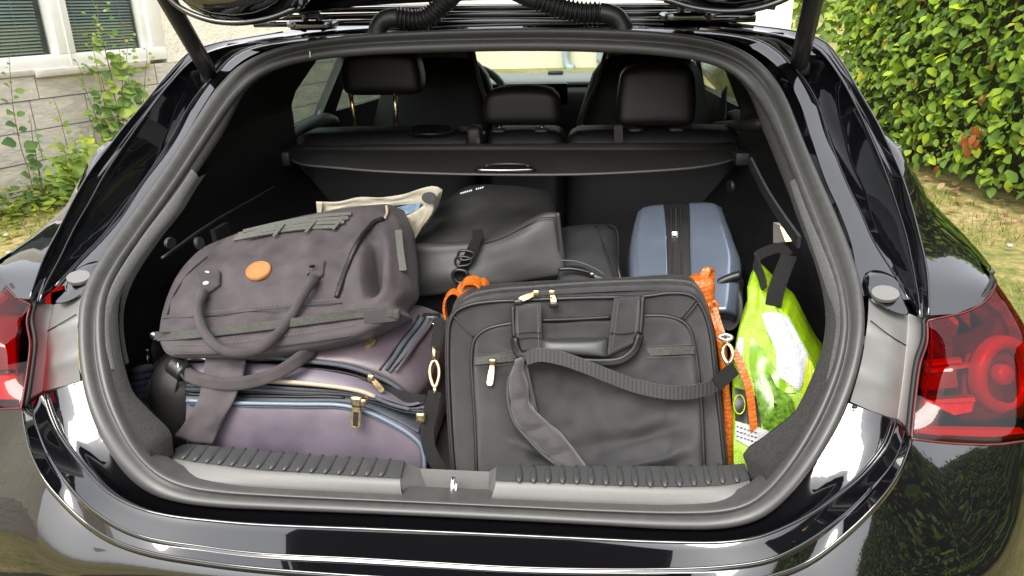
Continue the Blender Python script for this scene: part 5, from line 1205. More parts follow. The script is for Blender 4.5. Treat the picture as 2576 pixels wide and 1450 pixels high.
# upper shell: front lip, lid
u0 = row([(470, 962), (600, 962), (740, 970), (880, 982), (945, 997), (990, 1012), (1030, 1022), (1068, 1012)], .134)
u1 = row([(470, 915), (600, 912), (740, 921), (880, 945), (945, 966), (990, 990), (1022, 1012), (1050, 1010)], .160)
gmesh('shell_front', [u0, [a.lerp(b, .5)+V((0, -.006, .001)) for a, b in zip(u0, u1)], u1], M['purple'], case)
l0 = [onY(p, .165) for p in ((470, 905), (620, 896), (764, 908), (869, 921), (944, 945), (994, 970), (1024, 998), (1032, 1016))]
lb = [onY(p, .38) for p in ((470, 800), (700, 800), (850, 795), (985, 772), (1040, 770), (1075, 777), (1090, 785))]
lr = [onY((1090, 785), .38), onY((1108, 810), .33), onY((1108, 850), .29), onY((1098, 900), .25), onY((1072, 960), .20), onY((1032, 1016), .165)]
g = coons(lb, lr, l0, [onY((470, 800), .38), onY((470, 905), .165)], 50, 26)
g = puff(g, lambda u, v: .020*max(0, 16*min(u, .8)*(1-min(u, .8))*v*(1-v))**.5*(1 if u < .8 else 1-(u-.8)*3)+.003*N.noise(V((u*6, v*5, 8))))
onLd = surf(g)
lid = solid('lid', g, (0, .10, -.05), M['purple2'], case, rnd=.002)
sweep('lid_piping', spl([p+V((0, -.003, .001)) for p in l0], 60), circ(.004, 8), M['bluezip'], lid)
sweep('lid_seam', spl([p+V((0, -.006, -.010)) for p in l0[1:]], 60), circ(.0014, 6), M['blackgap'], lid)
# pocket zip on the lid
def onLid(p, y, o_=0.): return onY(p, y)
za, zb = [(1072, 796), (1060, 820), (1030, 858), (1000, 900), (975, 934)], [.345, .32, .275, .235, .20]
zpth = [onLd(p, .004) for p in za]
zf = sweep('lid_pocket_zip', spl(zpth, 24), flat(.026, .006), M['bluezip'], lid, ref=(1, .3, .15), scale=[.5+.6*math.sin(math.pi*min(1, (i+3)/24)) for i in range(24)])
sweep('pocket_zip_teeth', spl([p+V((0, -.003, .004)) for p in zpth], 24), circ(.0022, 6), M['blackgap'], zf)
sweep('pocket_zip_edge', spl([p+V((-.014, -.001, .002)) for p in zpth], 24), circ(.0018, 6), M['briefdark'], zf); sweep('pocket_zip_edge', spl([p+V((.015, -.001, .0)) for p in zpth], 24), circ(.003, 6), M['purple2'], zf)
cushion('zip_garage', onLd((1085, 798), .004), (.035, .02, .012), M['darkleather'], zf, r=.004, n=3); tube('pull_wire', [onLd((1075, 805), .006), onLd((1090, 815), .012), onLd((1100, 818), .012)], .0016, M['chrome'], zf, n=8, m=6)
bp_ = onLd((929, 866), .001); disc('oval_badge', bp_, (0, -.55, .83), .0085, .0145, .003, M['brass'], lid, up=(.55, .6, .4))
zpull(onY((897, 1008), .088), V((-.10, -.15, -1)), case, .050, .017, slot=True); cushion('zip_slider', onY((905, 1010), .092), (.026, .014, .015), M['brass'], case, r=.004, n=4)
cushion('zip_slider', onY((1059, 1050), .100), (.016, .012, .020), M['brass'], case, r=.004, n=4)
zpull(onY((932, 948), .140), V((.6, -.1, -.8)), case, .034, .011)
zpull(onY((1060, 1060), .108), V((.3, -.1, -1)), case, .035, .008)

# ---- mauve canvas bag on the suitcase -----------------------------------------------------
bagE = empty('canvas_backpack', (-.30, .30, .87), 'mauve canvas backpack with round tan badge lying on top of the lilac suitcase', 'backpack')
def dy(p):   # depth of the upper face by picture height
    return .135+(890-p[1])/330*.30
def onD(p, o_=0.): return onY(p, dy(p)-o_)
dT = [onD(p) for p in ((480, 655), (512, 628), (545, 612), (600, 592), (700, 562), (830, 532), (930, 517), (975, 514), (992, 520))]
dR = [onD(p) for p in ((992, 520), (1008, 560), (1016, 620), (1020, 690), (1018, 735), (992, 768), (1004, 790))]
dB = [onD(p) for p in ((398, 852), (425, 893), (500, 896), (600, 896), (690, 888), (790, 872), (880, 850), (950, 820), (1004, 790))]
dL = [onD(p) for p in ((480, 655), (452, 690), (425, 745), (408, 800), (398, 852))]
g = coons(dT, dR, dB, dL, 70, 48)
def bagb(u, v):
    f = .030*max(0, 16*u*(1-u)*v*(1-v))**.42
    w_ = .013*N.noise(V((u*4, v*3.5, 1.2)))+.007*N.noise(V((u*9, v*7, 7.1)))+.003*N.noise(V((u*20, v*14, 2.1)))-.006*abs(N.noise(V((u*7+v*3, v*2, 4.4))))
    # deep fold near the right end
    du = u-(.885-.05*(v-.5)); fold = -.065*math.exp(-(du/.024)**2)*max(0, 1-((v-.60)/.2)**2)
    ridge = .018*math.exp(-((u-.93)/.03)**2)*max(0, 1-((v-.55)/.35)**2)+.014*math.exp(-((u-.82)/.04)**2)*max(0, 1-((v-.62)/.3)**2)
    return f+w_*min(1, 6*u)*min(1, 6*(1-u))*min(1, 6*v)*min(1, 6*(1-v))+fold+ridge
gd = puff(g, bagb); NRMD = gnorm(gd)
dmain = solid('main_body', gd, (0, .10, -.055), M['mauve'], bagE, rnd=.008)
onbag = surf(gd)
# base flap with its long zip
zl = [(396, 847), (470, 842), (560, 833), (690, 817), (800, 803), (900, 790), (960, 786), (1003, 790)]
zc_ = [onbag(p, .007) for p in zl]
strap('base_zip', zc_, .014, .004, M['zipgreen'], dmain, n=60, ref=(0, .5, 1))
for dy_ in (-10, 10): sweep('zip_edge', spl([onbag((p[0], p[1]+dy_), .005) for p in zl], 60), circ(.0014, 5), M['mauve2'], dmain)
sweep('base_seam', spl([onbag(p, .003) for p in ((410, 800), (500, 797), (640, 782), (780, 768), (860, 762))], 40), circ(.0012, 5), M['mauve2'], dmain)
sweep('base_seam', spl([onbag(p, .003) for p in ((432, 892), (560, 888), (690, 872), (800, 858), (880, 846))], 40), circ(.0012, 5), M['mauve2'], dmain)
sweep('end_seam', spl([onbag(p, .003) for p in ((420, 790), (440, 735), (475, 685), (520, 645))], 24), circ(.0018, 5), M['mauve2'], dmain)
cushion('zip_end', onbag((394, 847), .008), (.012, .01, .014), M['steel'], dmain, r=.004, n=3); cushion('zip_end', onbag((1001, 788), .012)+V((0, -.006, 0)), (.012, .012, .02), M['zipgreen'], dmain, r=.004, n=3)
# round badge
bc = onbag((650, 680), .004); ii = min(((j, i) for j in range(48) for i in range(70)), key=lambda k: (gd[k[0]][k[1]]-bc).length)
bn = NRMD[ii[0]][ii[1]]; bdg = disc('leather_badge', bc-bn*.004, bn, .0235, .0235, .0055, M['tan'], dmain, seg=28)
tube('badge_stitch', [bc+bn*.0018+(bn.orthogonal().normalized()*math.cos(a)+bn.cross(bn.orthogonal().normalized())*math.sin(a))*.0205 for a in [2*math.pi*k/36 for k in range(36)]], .0008, mat('badge_thread', (.42, .17, .05), .7), bdg, m=5, closed=True)
# side pocket zip and flap seams
for nm, pts, r_, m_ in (('pocket_zip', ((965, 552), (948, 556), (925, 578), (900, 612), (878, 660), (858, 715), (846, 748)), .0046, 'briefdark'), ('pocket_zip_tape', ((960, 546), (940, 553), (917, 576), (892, 612), (869, 662), (850, 716)), .0022, 'mauve2'), ('top_seam', ((972, 518), (974, 535), (968, 550)), .0028, 'cream')):
    sweep(nm, spl([onbag(p, .004) for p in pts], 30), circ(r_, 8), M[m_], dmain)
strap('side_strap', [onbag(p, .004) for p in ((1002, 580), (1008, 640), (1014, 682))], .013, .003, M['molle'], dmain, n=10, ref=(1, .3, 0))
# webbing rows on the upper edge
for k, (a, b) in enumerate((((612, 583), (884, 538)), ((600, 590), (876, 549)), ((592, 597), (866, 559)), ((588, 603), (848, 571)))):
    strap('webbing_row', [onbag(a, .006), onbag((a[0]*.66+b[0]*.34, a[1]*.66+b[1]*.34-6), .008), onbag((a[0]*.33+b[0]*.67, a[1]*.33+b[1]*.67-7), .008), onbag(b, .006)], .0085, .003, M['molle'], dmain, n=24, ref=(0, .8, .5))
for x in (700, 780, 850): strap('webbing_bar', [onbag((x+14, 542+(880-x)*.12), .009), onbag((x-12, 574+(880-x)*.12), .009)], .006, .003, M['molle'], dmain, n=6, ref=(1, 0, 0))
# handle tabs with rivets and the front handle
def tab(c4, riv):
    P = [onbag(p, .006) for p in c4]; gg = coons([P[0], P[1]], [P[1], P[2]], [P[3], P[2]], [P[0], P[3]], 8, 8); t_ = solid('handle_tab', puff(gg, dome(.002)), bn*-.006, M['mauve2'], dmain, rnd=.0)
    for r_ in riv: disc('rivet', onbag(r_, .008), bn, .0060, .0050, .004, M['chrome'], t_, seg=10)
tab([(489, 684), (553, 681), (553, 716), (508, 748)], [(520, 690), (519, 716)]); tab([(770, 662), (818, 655), (812, 690), (776, 716)], [(787, 675), (781, 695)])
hp_ = [onbag((512, 735), .012), onbag((500, 770), .02), onY((503, 810), .155), onY((520, 845), .125), onY((555, 878), .105), onY((605, 889), .10), onY((655, 878), .11), onY((695, 845), .14), onY((730, 800), .175), onbag((762, 745), .018), onbag((790, 700), .012)]
sweep('front_handle', spl(hp_, 60), circ(.0098, 10, .008), M['mauve2'], dmain, scale=[1.25-.06*i if i < 4 else (1.25 if i > 56 else 1.0) for i in range(60)])
# lower handle with leather cuff, and wide strap hanging over the suitcase
lh = [onY((455, 933), .135), onY((500, 954), .115), onY((560, 965), .105), (onY((620, 962), .105)), onY((690, 942), .115), onY((745, 910), .135), onY((785, 878), .17)]
rh = sweep('rear_handle', spl(lh, 50), flat(.0215, .011), M['mauve2'], bagE, ref=(0, .3, 1))
cf = sweep('leather_cuff', spl([onY((436, 918), .14), onY((452, 930), .133), onY((466, 940), .128)], 8), circ(.0165, 14), M['darkleather'], rh)
tube('cuff_ring', [onY((462, 938), .128)+V((.0, math.cos(a)*.008, math.sin(a)*.0185))+V((math.sin(a)*-.006, 0, 0)) for a in [2*math.pi*k/24 for k in range(24)]], .0022, M['steel'], rh, m=6, closed=True)
tube('strap_ring', [onY(p, .15) for p in ((455, 915), (480, 903), (510, 902), (535, 910))], .003, M['steel'], rh, n=14, m=6)
ws = coons([onY(p, .16) for p in ((520, 893), (570, 890), (618, 893))], [onY(p, y) for p, y in (((618, 893), .16), ((612, 940), .115), ((592, 1000), .095), ((560, 1060), .085), ((534, 1118), .08))], [onY(p, .08) for p in ((438, 1098), (490, 1112), (534, 1118))], [onY(p, y) for p, y in (((520, 893), .16), ((512, 940), .12), ((500, 1000), .10), ((472, 1050), .09), ((438, 1098), .08))], 16, 34)
solid('wide_strap', puff(ws, lambda u, v: .004*math.sin(u*3.1)+.006*N.noise(V((u*2, v*4, 3)))), (0, .006, 0), M['mauve'], bagE, rnd=.0)
strap('side_tape', [onY(p, .19) for p in ((640, 900), (710, 893), (770, 878))], .016, .006, M['mauve2'], bagE, n=12, ref=(0, .5, 1))
strap('zip_flap', [onbag(p, .004) for p in ((915, 800), (960, 796), (1000, 792))], .022, .004, M['mauve2'], bagE, n=10, ref=(0, .5, 1))

# ---- black shoulder bag at the left, navy bundle ---------------------------------------------
sbE = empty('black_shoulder_bag', (-.50, .22, .634), 'rounded dark grey bag squeezed between the boot side and the wide mauve strap', 'bag')
cushion('bag_body', onY((440, 1020), .17)+V((0, .05, -.01)), (.115, .16, .19), M['softblack'], sbE, r=.055, n=12, rot=Matrix.Rotation(rad(12), 3, 'Y'))
tube('bag_seam', [onY(p, .145) for p in ((452, 950), (442, 985), (443, 1030), (452, 1075))], .0022, M['blackgap'], sbE, n=16, m=6)
cushion('bag_flap', onY((400, 1020), .19)+V((0, .04, 0)), (.06, .14, .15), M['softblack'], sbE, r=.03, n=8)
nv_ = empty('navy_bundle', (-.56, .22, .634), 'navy ribbed textile bundle beside the rounded dark grey bag', 'textile')
for k in range(5): tube('rib_fold', [onY((338, 1000-k*16), .17), onY((355, 994-k*16), .16), onY((380, 990-k*16), .18)], .008, M['navy'], nv_, n=10, m=8)
zt = empty('black_toiletry_bag', (-.54, .33, .634), 'small black bag with hanging zip pull in the shade of the boot side', 'bag')
cushion('bag_body', onY((385, 905), .34), (.10, .12, .14), M['blackbag'], zt, r=.03, n=8)
zpull(onY((371, 880), .27), V((.02, 0, -1)), zt, .022, .007, m='steel'); tube('zip_cord', [onY((371, 895), .27), onY((372, 940), .27)], .0015, M['steel'], zt, m=5)

# ---- dark grey roll-top bag ----------------------------------------------------------------------
dry = empty('rolltop_bag', (-.02, .58, .634), 'dark grey tarpaulin roll-top bag with black clip strap standing behind the laptop bag', 'bag')
bT = [onY(p, .70) for p in ((1090, 520), (1120, 500), (1180, 470), (1280, 466), (1388, 482))]
bB = [onY(p, .56) for p in ((1000, 640), (1100, 640), (1220, 620), (1320, 580), (1408, 560))]
g = coons(bT, [onY((1388, 482), .70), onY((1396, 520), .64), onY((1408, 560), .56)], bB, [onY((1090, 520), .70), onY((1050, 580), .64), onY((1000, 640), .56)], 30, 20)
solid('rear_panel', puff(g, lambda u, v: .012*max(0, 16*u*(1-u)*v*(1-v))**.5+.004*N.noise(V((u*4, v*3, 9)))), (0, .10, -.20), M['drybag2'], dry, rnd=.003)
fT2 = [onY(p, .535) for p in ((1000, 618), (1100, 614), (1200, 608), (1255, 593), (1310, 566), (1358, 542), (1378, 537), (1403, 538))]
fB2 = [onY(p, .50) for p in ((1000, 752), (1080, 746), (1150, 736), (1250, 722), (1340, 706), (1422, 692))]
g = coons(fT2, [onY((1403, 538), .535), onY((1412, 615), .52), onY((1422, 692), .50)], fB2, [onY((1000, 618), .535), onY((1000, 690), .51), onY((1000, 752), .50)], 50, 26)
g = puff(g, lambda u, v: .014*max(0, 16*u*(1-u)*v*(1-v))**.5+.010*N.noise(V((u*3.2, v*2, 6)))*min(1, 5*(1-u))*min(1, 5*v)*min(1, 5*(1-v)))
fp = solid('front_flap', g, (0, .012, .0), M['drybag'], dry, rnd=.001)
sweep('flap_seam', spl([onY(p, .522) for p in ((1200, 616), (1258, 601), (1312, 575), (1362, 549), (1396, 548))], 30), circ(.0012, 5), M['blackgap'], fp)
sweep('flap_edge', spl([onY(p, .520) for p in ((1403, 536), (1412, 615), (1424, 694))], 20), circ(.0042, 8), M['drybag'], fp); sweep('flap_seam', spl([onY(p, .512) for p in ((1394, 548), (1404, 620), (1413, 694))], 20), circ(.001, 5), M['blackgap'], fp)
lower = coons([onY(p, .515) for p in ((1000, 735), (1200, 728), (1415, 690))], [onY((1415, 690), .515), onY((1412, 770), .53)], [onY(p, .53) for p in ((1000, 800), (1200, 790), (1412, 770))], [onY((1000, 735), .515), onY((1000, 800), .53)], 20, 8)
solid('lower_body', lower, (0, .16, .0), M['drybag2'], dry, rnd=.003)
cs = strap('clip_strap', [onY(p, o_) for p, o_ in (((1205, 590), .525), ((1192, 620), .505), ((1180, 645), .498), ((1165, 675), .495), ((1152, 705), .49))], .022, .003, M['webbing'], dry, n=20, ref=(1, .2, .3))
strap('strap_patch', [onY((1190, 592), .522), onY((1215, 588), .522)], .02, .003, M['webbing'], dry, n=6, ref=(0, 0, 1))
for c, w_ in (((1172, 640), .028), ((1165, 655), .026)):
    tube('buckle', spl([onY((c[0]+a, c[1]+b), .488) for a, b in ((-20, 4), (-14, -8), (18, -4), (20, 6), (12, 12), (-16, 14))], 24, True), .0028, M['case_black'], cs, m=8, closed=True)
tube('hook', spl([onY(p, .482) for p in ((1150, 680), (1172, 684), (1176, 700), (1158, 712), (1142, 702), (1140, 688))], 24, True), .0042, M['case_black'], cs, m=8, closed=True)
# small unreadable line of pale print near its top edge
for k in range(10):
    x = 1158+k*5.2+(8 if k > 5 else 0); y = 487-(x-1158)*.27
    slab('print_mark', [onY((x+a, y+b), .655) for a, b in ((0, -2), (3.2, -3), (3.2, 1), (0, 2))], (0, .001, 0), M['whiteprint'], dry)

# ---- cream bag with blue packet ------------------------------------------------------------------
be = empty('cream_bag', (-.20, .62, .80), 'cream plastic bag with open rim stuck behind the mauve backpack', 'bag')
def sheet(name, T_, R_, B_, L_, m, parent, nu=24, nv=12, amp=.004, th=.002, sd=1.):
    gg = puff(coons(T_, R_, B_, L_, nu, nv), lambda u, v: amp*N.noise(V((u*7, v*3, sd)))*min(1, 8*u)*min(1, 8*(1-u)))
    return solid(name, gg, (0, th, 0), m, parent, rnd=0)
y1, y2 = .62, .56
sheet('rear_rim', [onY(p, y1) for p in ((795, 508), (850, 508), (900, 497), (960, 497), (1020, 488), (1065, 473), (1095, 469), (1113, 478))], [onY((1113, 478), y1), onY((1108, 500), y1), onY((1098, 525), y1)], [onY(p, y1) for p in ((805, 540), (860, 528), (950, 525), (1030, 515), (1098, 525))], [onY((795, 508), y1), onY((805, 540), y1)], M['beige'], be, sd=2)
sheet('front_panel', [onY(p, y2) for p in ((1000, 548), (1030, 540), (1062, 520), (1088, 505))], [onY((1088, 505), y2), onY((1090, 530), y2), onY((1062, 572), y2), onY((1038, 612), y2)], [onY((1012, 618), y2), onY((1025, 620), y2), onY((1038, 612), y2)], [onY((1000, 548), y2), onY((1008, 580), y2), onY((1012, 618), y2)], M['beige'], be, sd=5)
sheet('side_fold', [onY((1088, 505), y2), onY((1110, 480), y1)], [onY((1110, 480), y1), onY((1104, 515), y1), onY((1075, 565), y1-.02)], [onY((1062, 575), y2), onY((1075, 565), y1-.02)], [onY((1088, 505), y2), onY((1090, 532), y2), onY((1062, 575), y2)], M['beige'], be, 8, 12, .001, sd=7)
sheet('rim_fold', [onY((795, 508), y1-.01), onY((812, 508), y1-.01)], [onY((812, 508), y1-.01), onY((808, 540), y1-.01)], [onY((798, 540), y1-.01), onY((808, 540), y1-.01)], [onY((795, 508), y1-.01), onY((798, 540), y1-.01)], M['beige'], be, 6, 6, .001)
disc('eyelet', onY((1080, 498), y2-.004), (0, -1, .2), .016, .012, .004, M['case_black'], be)
pkE = slab('blue_packet', [onY(p, .60) for p in ((995, 522), (1060, 510), (1050, 530), (1008, 545), (995, 545))], (0, .02, -.02), M['bluegood'], None, base=onY((1020, 530), .60)); tag(pkE, 'blue and white printed packet showing inside the cream bag', 'packet')

# ---- black rucksack beside the blue case -----------------------------------------------------------
bl = empty('black_backpack', (.22, .62, .634), 'black backpack with a curved front pocket zip between roll-top bag and blue suitcase', 'backpack')
g = coons([onY(p, .62) for p in ((1400, 575), (1460, 566), (1530, 566), (1560, 580))], [onY(p, y) for p, y in (((1560, 580), .62), ((1562, 650), .55), ((1572, 730), .47))], [onY(p, .47) for p in ((1400, 735), (1480, 735), (1572, 730))], [onY(p, y) for p, y in (((1400, 575), .62), ((1400, 650), .55), ((1400, 735), .47))], 26, 22)
solid('bag_body', puff(g, lambda u, v: .02*max(0, 16*u*(1-u)*v*(1-v))**.5+.003*N.noise(V((u*4, v*4, 2)))), (0, .14, -.12), M['blackbag'], bl, rnd=.004)
g = coons([onY(p, y) for p, y in (((1405, 682), .485), ((1450, 680), .48), ((1500, 698), .475), ((1542, 728), .47))], [onY((1542, 728), .47), onY((1545, 760), .46)], [onY((1405, 765), .46), onY((1545, 760), .46)], [onY((1405, 682), .485), onY((1405, 765), .46)], 20, 10)
solid('front_pocket', puff(g, dome(.012)), (0, .03, 0), M['blackbag'], bl, rnd=.002)
zz = sweep('pocket_zip', spl([onY(p, .462) for p in ((1405, 678), (1440, 677), (1485, 687), (1520, 705), (1545, 728))], 24), circ(.004, 8), M['case_black'], bl)
sweep('pocket_stitch', spl([onY(p, .470) for p in ((1410, 655), (1445, 657), (1490, 672), (1520, 690))], 24), circ(.0009, 5), mat('grey_thread', (.12, .12, .12), .8), bl)
zpull(onY((1487, 690), .452), V((.9, 0, -.45)), bl, .032, .008, m='steel')
sweep('side_piping', spl([onY(p, y) for p, y in (((1530, 566), .60), ((1550, 575), .58), ((1556, 620), .54), ((1556, 680), .48), ((1572, 735), .455))], 24), circ(.003, 6), M['case_black'], bl)
sweep('side_piping', spl([onY(p, y) for p, y in (((1500, 570), .60), ((1525, 640), .53), ((1558, 735), .455))], 24), circ(.0025, 6), M['case_black'], bl)

# ---- blue hard-shell suitcase -----------------------------------------------------------------------
bc_ = empty('hardshell_suitcase', (.40, .55, .634), 'slate blue hard-shell suitcase with black zip band standing on end', 'suitcase')
def yb(py): return .40+(760-py)/250*.20
def onC(p, o_=0): return onY(p, yb(p[1])-o_)
def shell(name, Tp, Rp, Bp, Lp, sd):
    gg = coons([onC(p) for p in Tp], [onC(p) for p in Rp], [onC(p) for p in Bp], [onC(p) for p in Lp], 24, 34)
    def f(u, v):
        e = min(u, 1-u) if sd == 0 else (u if sd < 0 else 1-u)
        return .022*min(1, (e*4))**.5*min(1, v*3.4)**.5+.012*math.sin(math.pi*v)**1.0*(1 if v > 0 else 0)
    return solid(name, puff(gg, f), (0, .16, -.12), M['bluecase'], bc_, rnd=.003)
shell('shell_half', [(1605, 532), (1625, 520), (1668, 514)], [(1668, 514), (1672, 600), (1676, 700), (1680, 800)], [(1592, 800), (1630, 800), (1680, 800)], [(1605, 532), (1592, 580), (1584, 650), (1586, 720), (1592, 800)], -1)
shell('shell_half', [(1734, 510), (1790, 511), (1815, 522)], [(1815, 522), (1830, 575), (1848, 630), (1862, 672), (1862, 710), (1855, 800)], [(1738, 800), (1800, 800), (1855, 800)], [(1734, 510), (1733, 600), (1735, 700), (1738, 800)], 1)
g = coons([onC(p, -.004) for p in ((1666, 514), (1700, 510), (1736, 511))], [onC(p, -.004) for p in ((1736, 511), (1735, 600), (1737, 700), (1740, 800))], [onC(p, -.004) for p in ((1678, 800), (1740, 800))], [onC(p, -.004) for p in ((1666, 514), (1670, 600), (1674, 700), (1678, 800))], 12, 24)
band = solid('zip_band', puff(g, lambda u, v: .020*min(1, v*4)+.010*math.sin(math.pi*v)), (0, .15, -.12), M['case_black'], bc_, rnd=.001)
for x in (1692, 1704, 1716): sweep('zip_track', spl([onC((x-4*(1-k/5), 520+k*50), .030 if k else .016) for k in range(6)], 30), circ(.0022, 6), M['blackgap'] if x != 1704 else M['trim2'], band)
for c in ((1697, 592), (1705, 702)):
    zpull(onC(c, .036), V((.05, -.3, -1)), band, .03, .011, m='chrome'); cushion('zip_slider', onC((c[0], c[1]-4), .036), (.014, .01, .012), M['chrome'], band, r=.003, n=3)
hs_ = tube('wheel_housing', [onY(p, .41) for p in ((1795, 728), (1810, 712), (1835, 700), (1862, 692))], .0085, M['case_black'], bc_, n=14)
disc('castor', onY((1838, 768), .43), (-.2, -1, .1), .024, .045, .03, M['satin'], bc_)
box('castor_fork', onY((1845, 740), .44)-V((.02, 0, .08)), onY((1845, 740), .44)+V((.02, .06, .03)), M['case_black'], bc_, .008)

# ---- orange leather handbag behind the laptop bag --------------------------------------------------
ob = empty('leather_handbag', (.25, .30, .634), 'orange grained leather handbag hidden behind the grey laptop bag', 'handbag')
g = coons([onY(p, .30) for p in ((1160, 800), (1300, 785), (1600, 775), (1765, 780))], [onY((1765, 780), .30), onY((1815, 850), .25), onY((1835, 1000), .235), onY((1845, 1190), .225)], [onY(p, .225) for p in ((1180, 1190), (1500, 1190), (1845, 1190))], [onY((1160, 800), .30), onY((1150, 900), .26), onY((1180, 1190), .225)], 40, 24)
solid('bag_body', puff(g, lambda u, v: .003*N.noise(V((u*8, v*8, 1)))), (0, .07, .02), M['orange'], ob, rnd=.006)
side = coons([onY(p, .20) for p in ((1802, 850), (1822, 850))], [onY(p, y) for p, y in (((1822, 850), .20), ((1832, 950), .185), ((1846, 1080), .17), ((1850, 1185), .165))], [onY(p, .165) for p in ((1828, 1190), (1850, 1185))], [onY(p, y) for p, y in (((1802, 850), .20), ((1814, 950), .185), ((1822, 1080), .17), ((1828, 1190), .165))], 8, 30)
solid('side_gusset', puff(side, lambda u, v: .004*math.sin(math.pi*u)+.002*N.noise(V((u*4, v*14, 3)))), (0, .09, .02), M['orange'], ob, rnd=.001)
def ostrap(pts, ys, w_, ref=(0, .2, 1), t=.004, nm='strap'): return strap(nm, [onY(p, y) for p, y in zip(pts, ys)], w_, t, M['orange'], ob, n=24, ref=ref)
ostrap(((1122, 800), (1118, 770), (1124, 745), (1140, 733), (1158, 742), (1166, 760)), [.27]*6, .016, (0, 1, .1), nm='handle_loop')
ostrap(((1160, 722), (1172, 708), (1195, 706), (1208, 716), (1212, 742)), [.26]*5, .030, (0, 1, .1), nm='handle_loop'); ostrap(((1195, 715), (1215, 708), (1228, 722), (1226, 745)), [.275]*4, .022, (0, 1, .1), nm='handle_loop')
cushion('knot', onY((1185, 735), .275), (.05, .035, .035), M['orange'], ob, r=.012, n=6); ostrap(((1215, 740), (1270, 736), (1340, 728)), [.28]*3, .016)
tube('buckle_pin', [onY((1162, 745), .255), onY((1178, 738), .25)], .002, M['chrome'], ob, m=6)
slab('top_edge', [onY(p, .31) for p in ((1580, 717), (1615, 716), (1618, 728), (1580, 730))], (0, .01, 0), M['orange'], ob); slab('top_edge', [onY(p, .31) for p in ((1340, 722), (1368, 726), (1368, 740), (1340, 740))], (0, .01, 0), M['orange'], ob)
cushion('strap_base', onY((1762, 735), .28), (.045, .05, .06), M['orange'], ob, r=.015, n=7); ostrap(((1755, 745), (1768, 700), (1782, 676), (1788, 690), (1780, 722), (1772, 745)), [.27, .275, .28, .285, .285, .28], .014, (1, 0, .2), nm='handle_loop')
disc('strap_stud', onY((1745, 718), .265), (0, -1, .3), .01, .008, .006, M['chrome'], ob)
ostrap(((1790, 762), (1800, 800), (1812, 840), (1822, 870)), [.25, .235, .22, .21], .013, (1, 0, .2)); ostrap(((1798, 775), (1810, 815), (1822, 850)), [.24, .225, .21], .008, (1, 0, .2))
tube('strap_loop', spl([onY(p, .24) for p in ((1790, 770), (1796, 758), (1804, 768), (1802, 795), (1794, 792))], 20, True), .0028, M['orange'], ob, m=8, closed=True)
ostrap(((1846, 882), (1868, 930), (1884, 980), (1892, 1040), (1897, 1090), (1898, 1165)), [.19, .175, .165, .16, .155, .15], .0125, (1, 0, .1), nm='long_strap')

# ---- lime shopping bag --------------------------------------------------------------------------------
lb_ = empty('lime_shopping_bag', (.52, .25, .634), 'lime green and white printed shopping bag with black webbing handles', 'shopping bag')
def onG(p, o_=0): return hit(p, lambda P: P.y-(.135+(P.z-.66)*.52-(P.x-.50)*.10)+o_)
gT = [onG(p) for p in ((1880, 722), (1890, 712), (1925, 742), (1982, 795))]
gR = [onG(p) for p in ((1982, 795), (2012, 850), (2040, 905), (2068, 948), (2060, 1015), (2030, 1085), (1998, 1130), (1985, 1155))]
gB = [onG(p) for p in ((1845, 1190), (1900, 1185), (1985, 1155))]
gL = [onG(p) for p in ((1880, 722), (1878, 765), (1858, 830), (1846, 900), (1842, 1000), (1845, 1190))]
gg0 = coons(gT, gR, gB, gL, 40, 50)
def gbump(u, v): return .010*max(0, 16*u*(1-u)*v*(1-v))**.4+.006*N.noise(V((u*3.5, v*4.5, 3)))+.0035*N.noise(V((u*9, v*10, 1)))
gg = puff(gg0, gbump); GN = gnorm(gg)
lbag = solid('bag_body', gg, (.03, .09, .01), M['lime'], lb_, rnd=.004)
onLime = surf(gg)
def pr(name, T_, R_, B_, L_, m, o_=.0022, nu=12, nv=14):
    c = coons([(*p, 0) for p in T_], [(*p, 0) for p in R_], [(*p, 0) for p in B_], [(*p, 0) for p in L_], nu, nv)
    return gmesh(name, [[onLime((q_.x, q_.y), o_) for q_ in r] for r in c], M[m], lbag)
pr('white_print', [(1915, 790), (1950, 785), (1985, 800)], [(1985, 800), (2010, 850), (2035, 900), (2030, 940), (2010, 985)], [(1975, 960), (1990, 970), (2010, 985)], [(1915, 790), (1930, 835), (1950, 880), (1955, 940), (1975, 960)], 'limewhite')
pr('yellow_stripe', [(2030, 895), (2045, 915)], [(2045, 915), (2055, 960), (2042, 1040), (2010, 1110), (1998, 1135)], [(1982, 1130), (1998, 1135)], [(2030, 895), (2022, 960), (2008, 1040), (1995, 1100), (1982, 1130)], 'limeyellow', .003)
pr('green_print', [(1890, 850), (1920, 880), (1950, 930)], [(1950, 930), (1985, 975), (2005, 990)], [(1895, 960), (1950, 985), (2005, 990)], [(1890, 850), (1885, 900), (1895, 960)], 'limegreen2', .0026)
av = spl([(1900, 960, 0), (1915, 938, 0), (1935, 940, 0), (1955, 975, 0), (1990, 1000, 0), (2000, 1040, 0), (1985, 1080, 0), (1950, 1092, 0), (1922, 1075, 0), (1908, 1030, 0)], 40, True)
fc = V((1950, 1020, 0)); rings = [[onLime((fc.lerp(p, k).x, fc.lerp(p, k).y), .004+.008*(1-k*k)) for p in av] for k in (1, .8, .55, .3, .08)]
gmesh('fruit_print', rings, M['limedark'], lbag, closed_u=True)
pr('fruit_shade', [(1900, 955), (1925, 945)], [(1925, 945), (1935, 985), (1925, 1025)], [(1905, 1020), (1925, 1025)], [(1900, 955), (1900, 990), (1905, 1020)], 'printblack', .013, 6, 8) if False else None
pr('white_label', [(1850, 1060), (1900, 1075), (1985, 1095)], [(1985, 1095), (1978, 1135)], [(1850, 1105), (1900, 1130), (1978, 1135)], [(1850, 1060), (1850, 1105)], 'limewhite', .003)
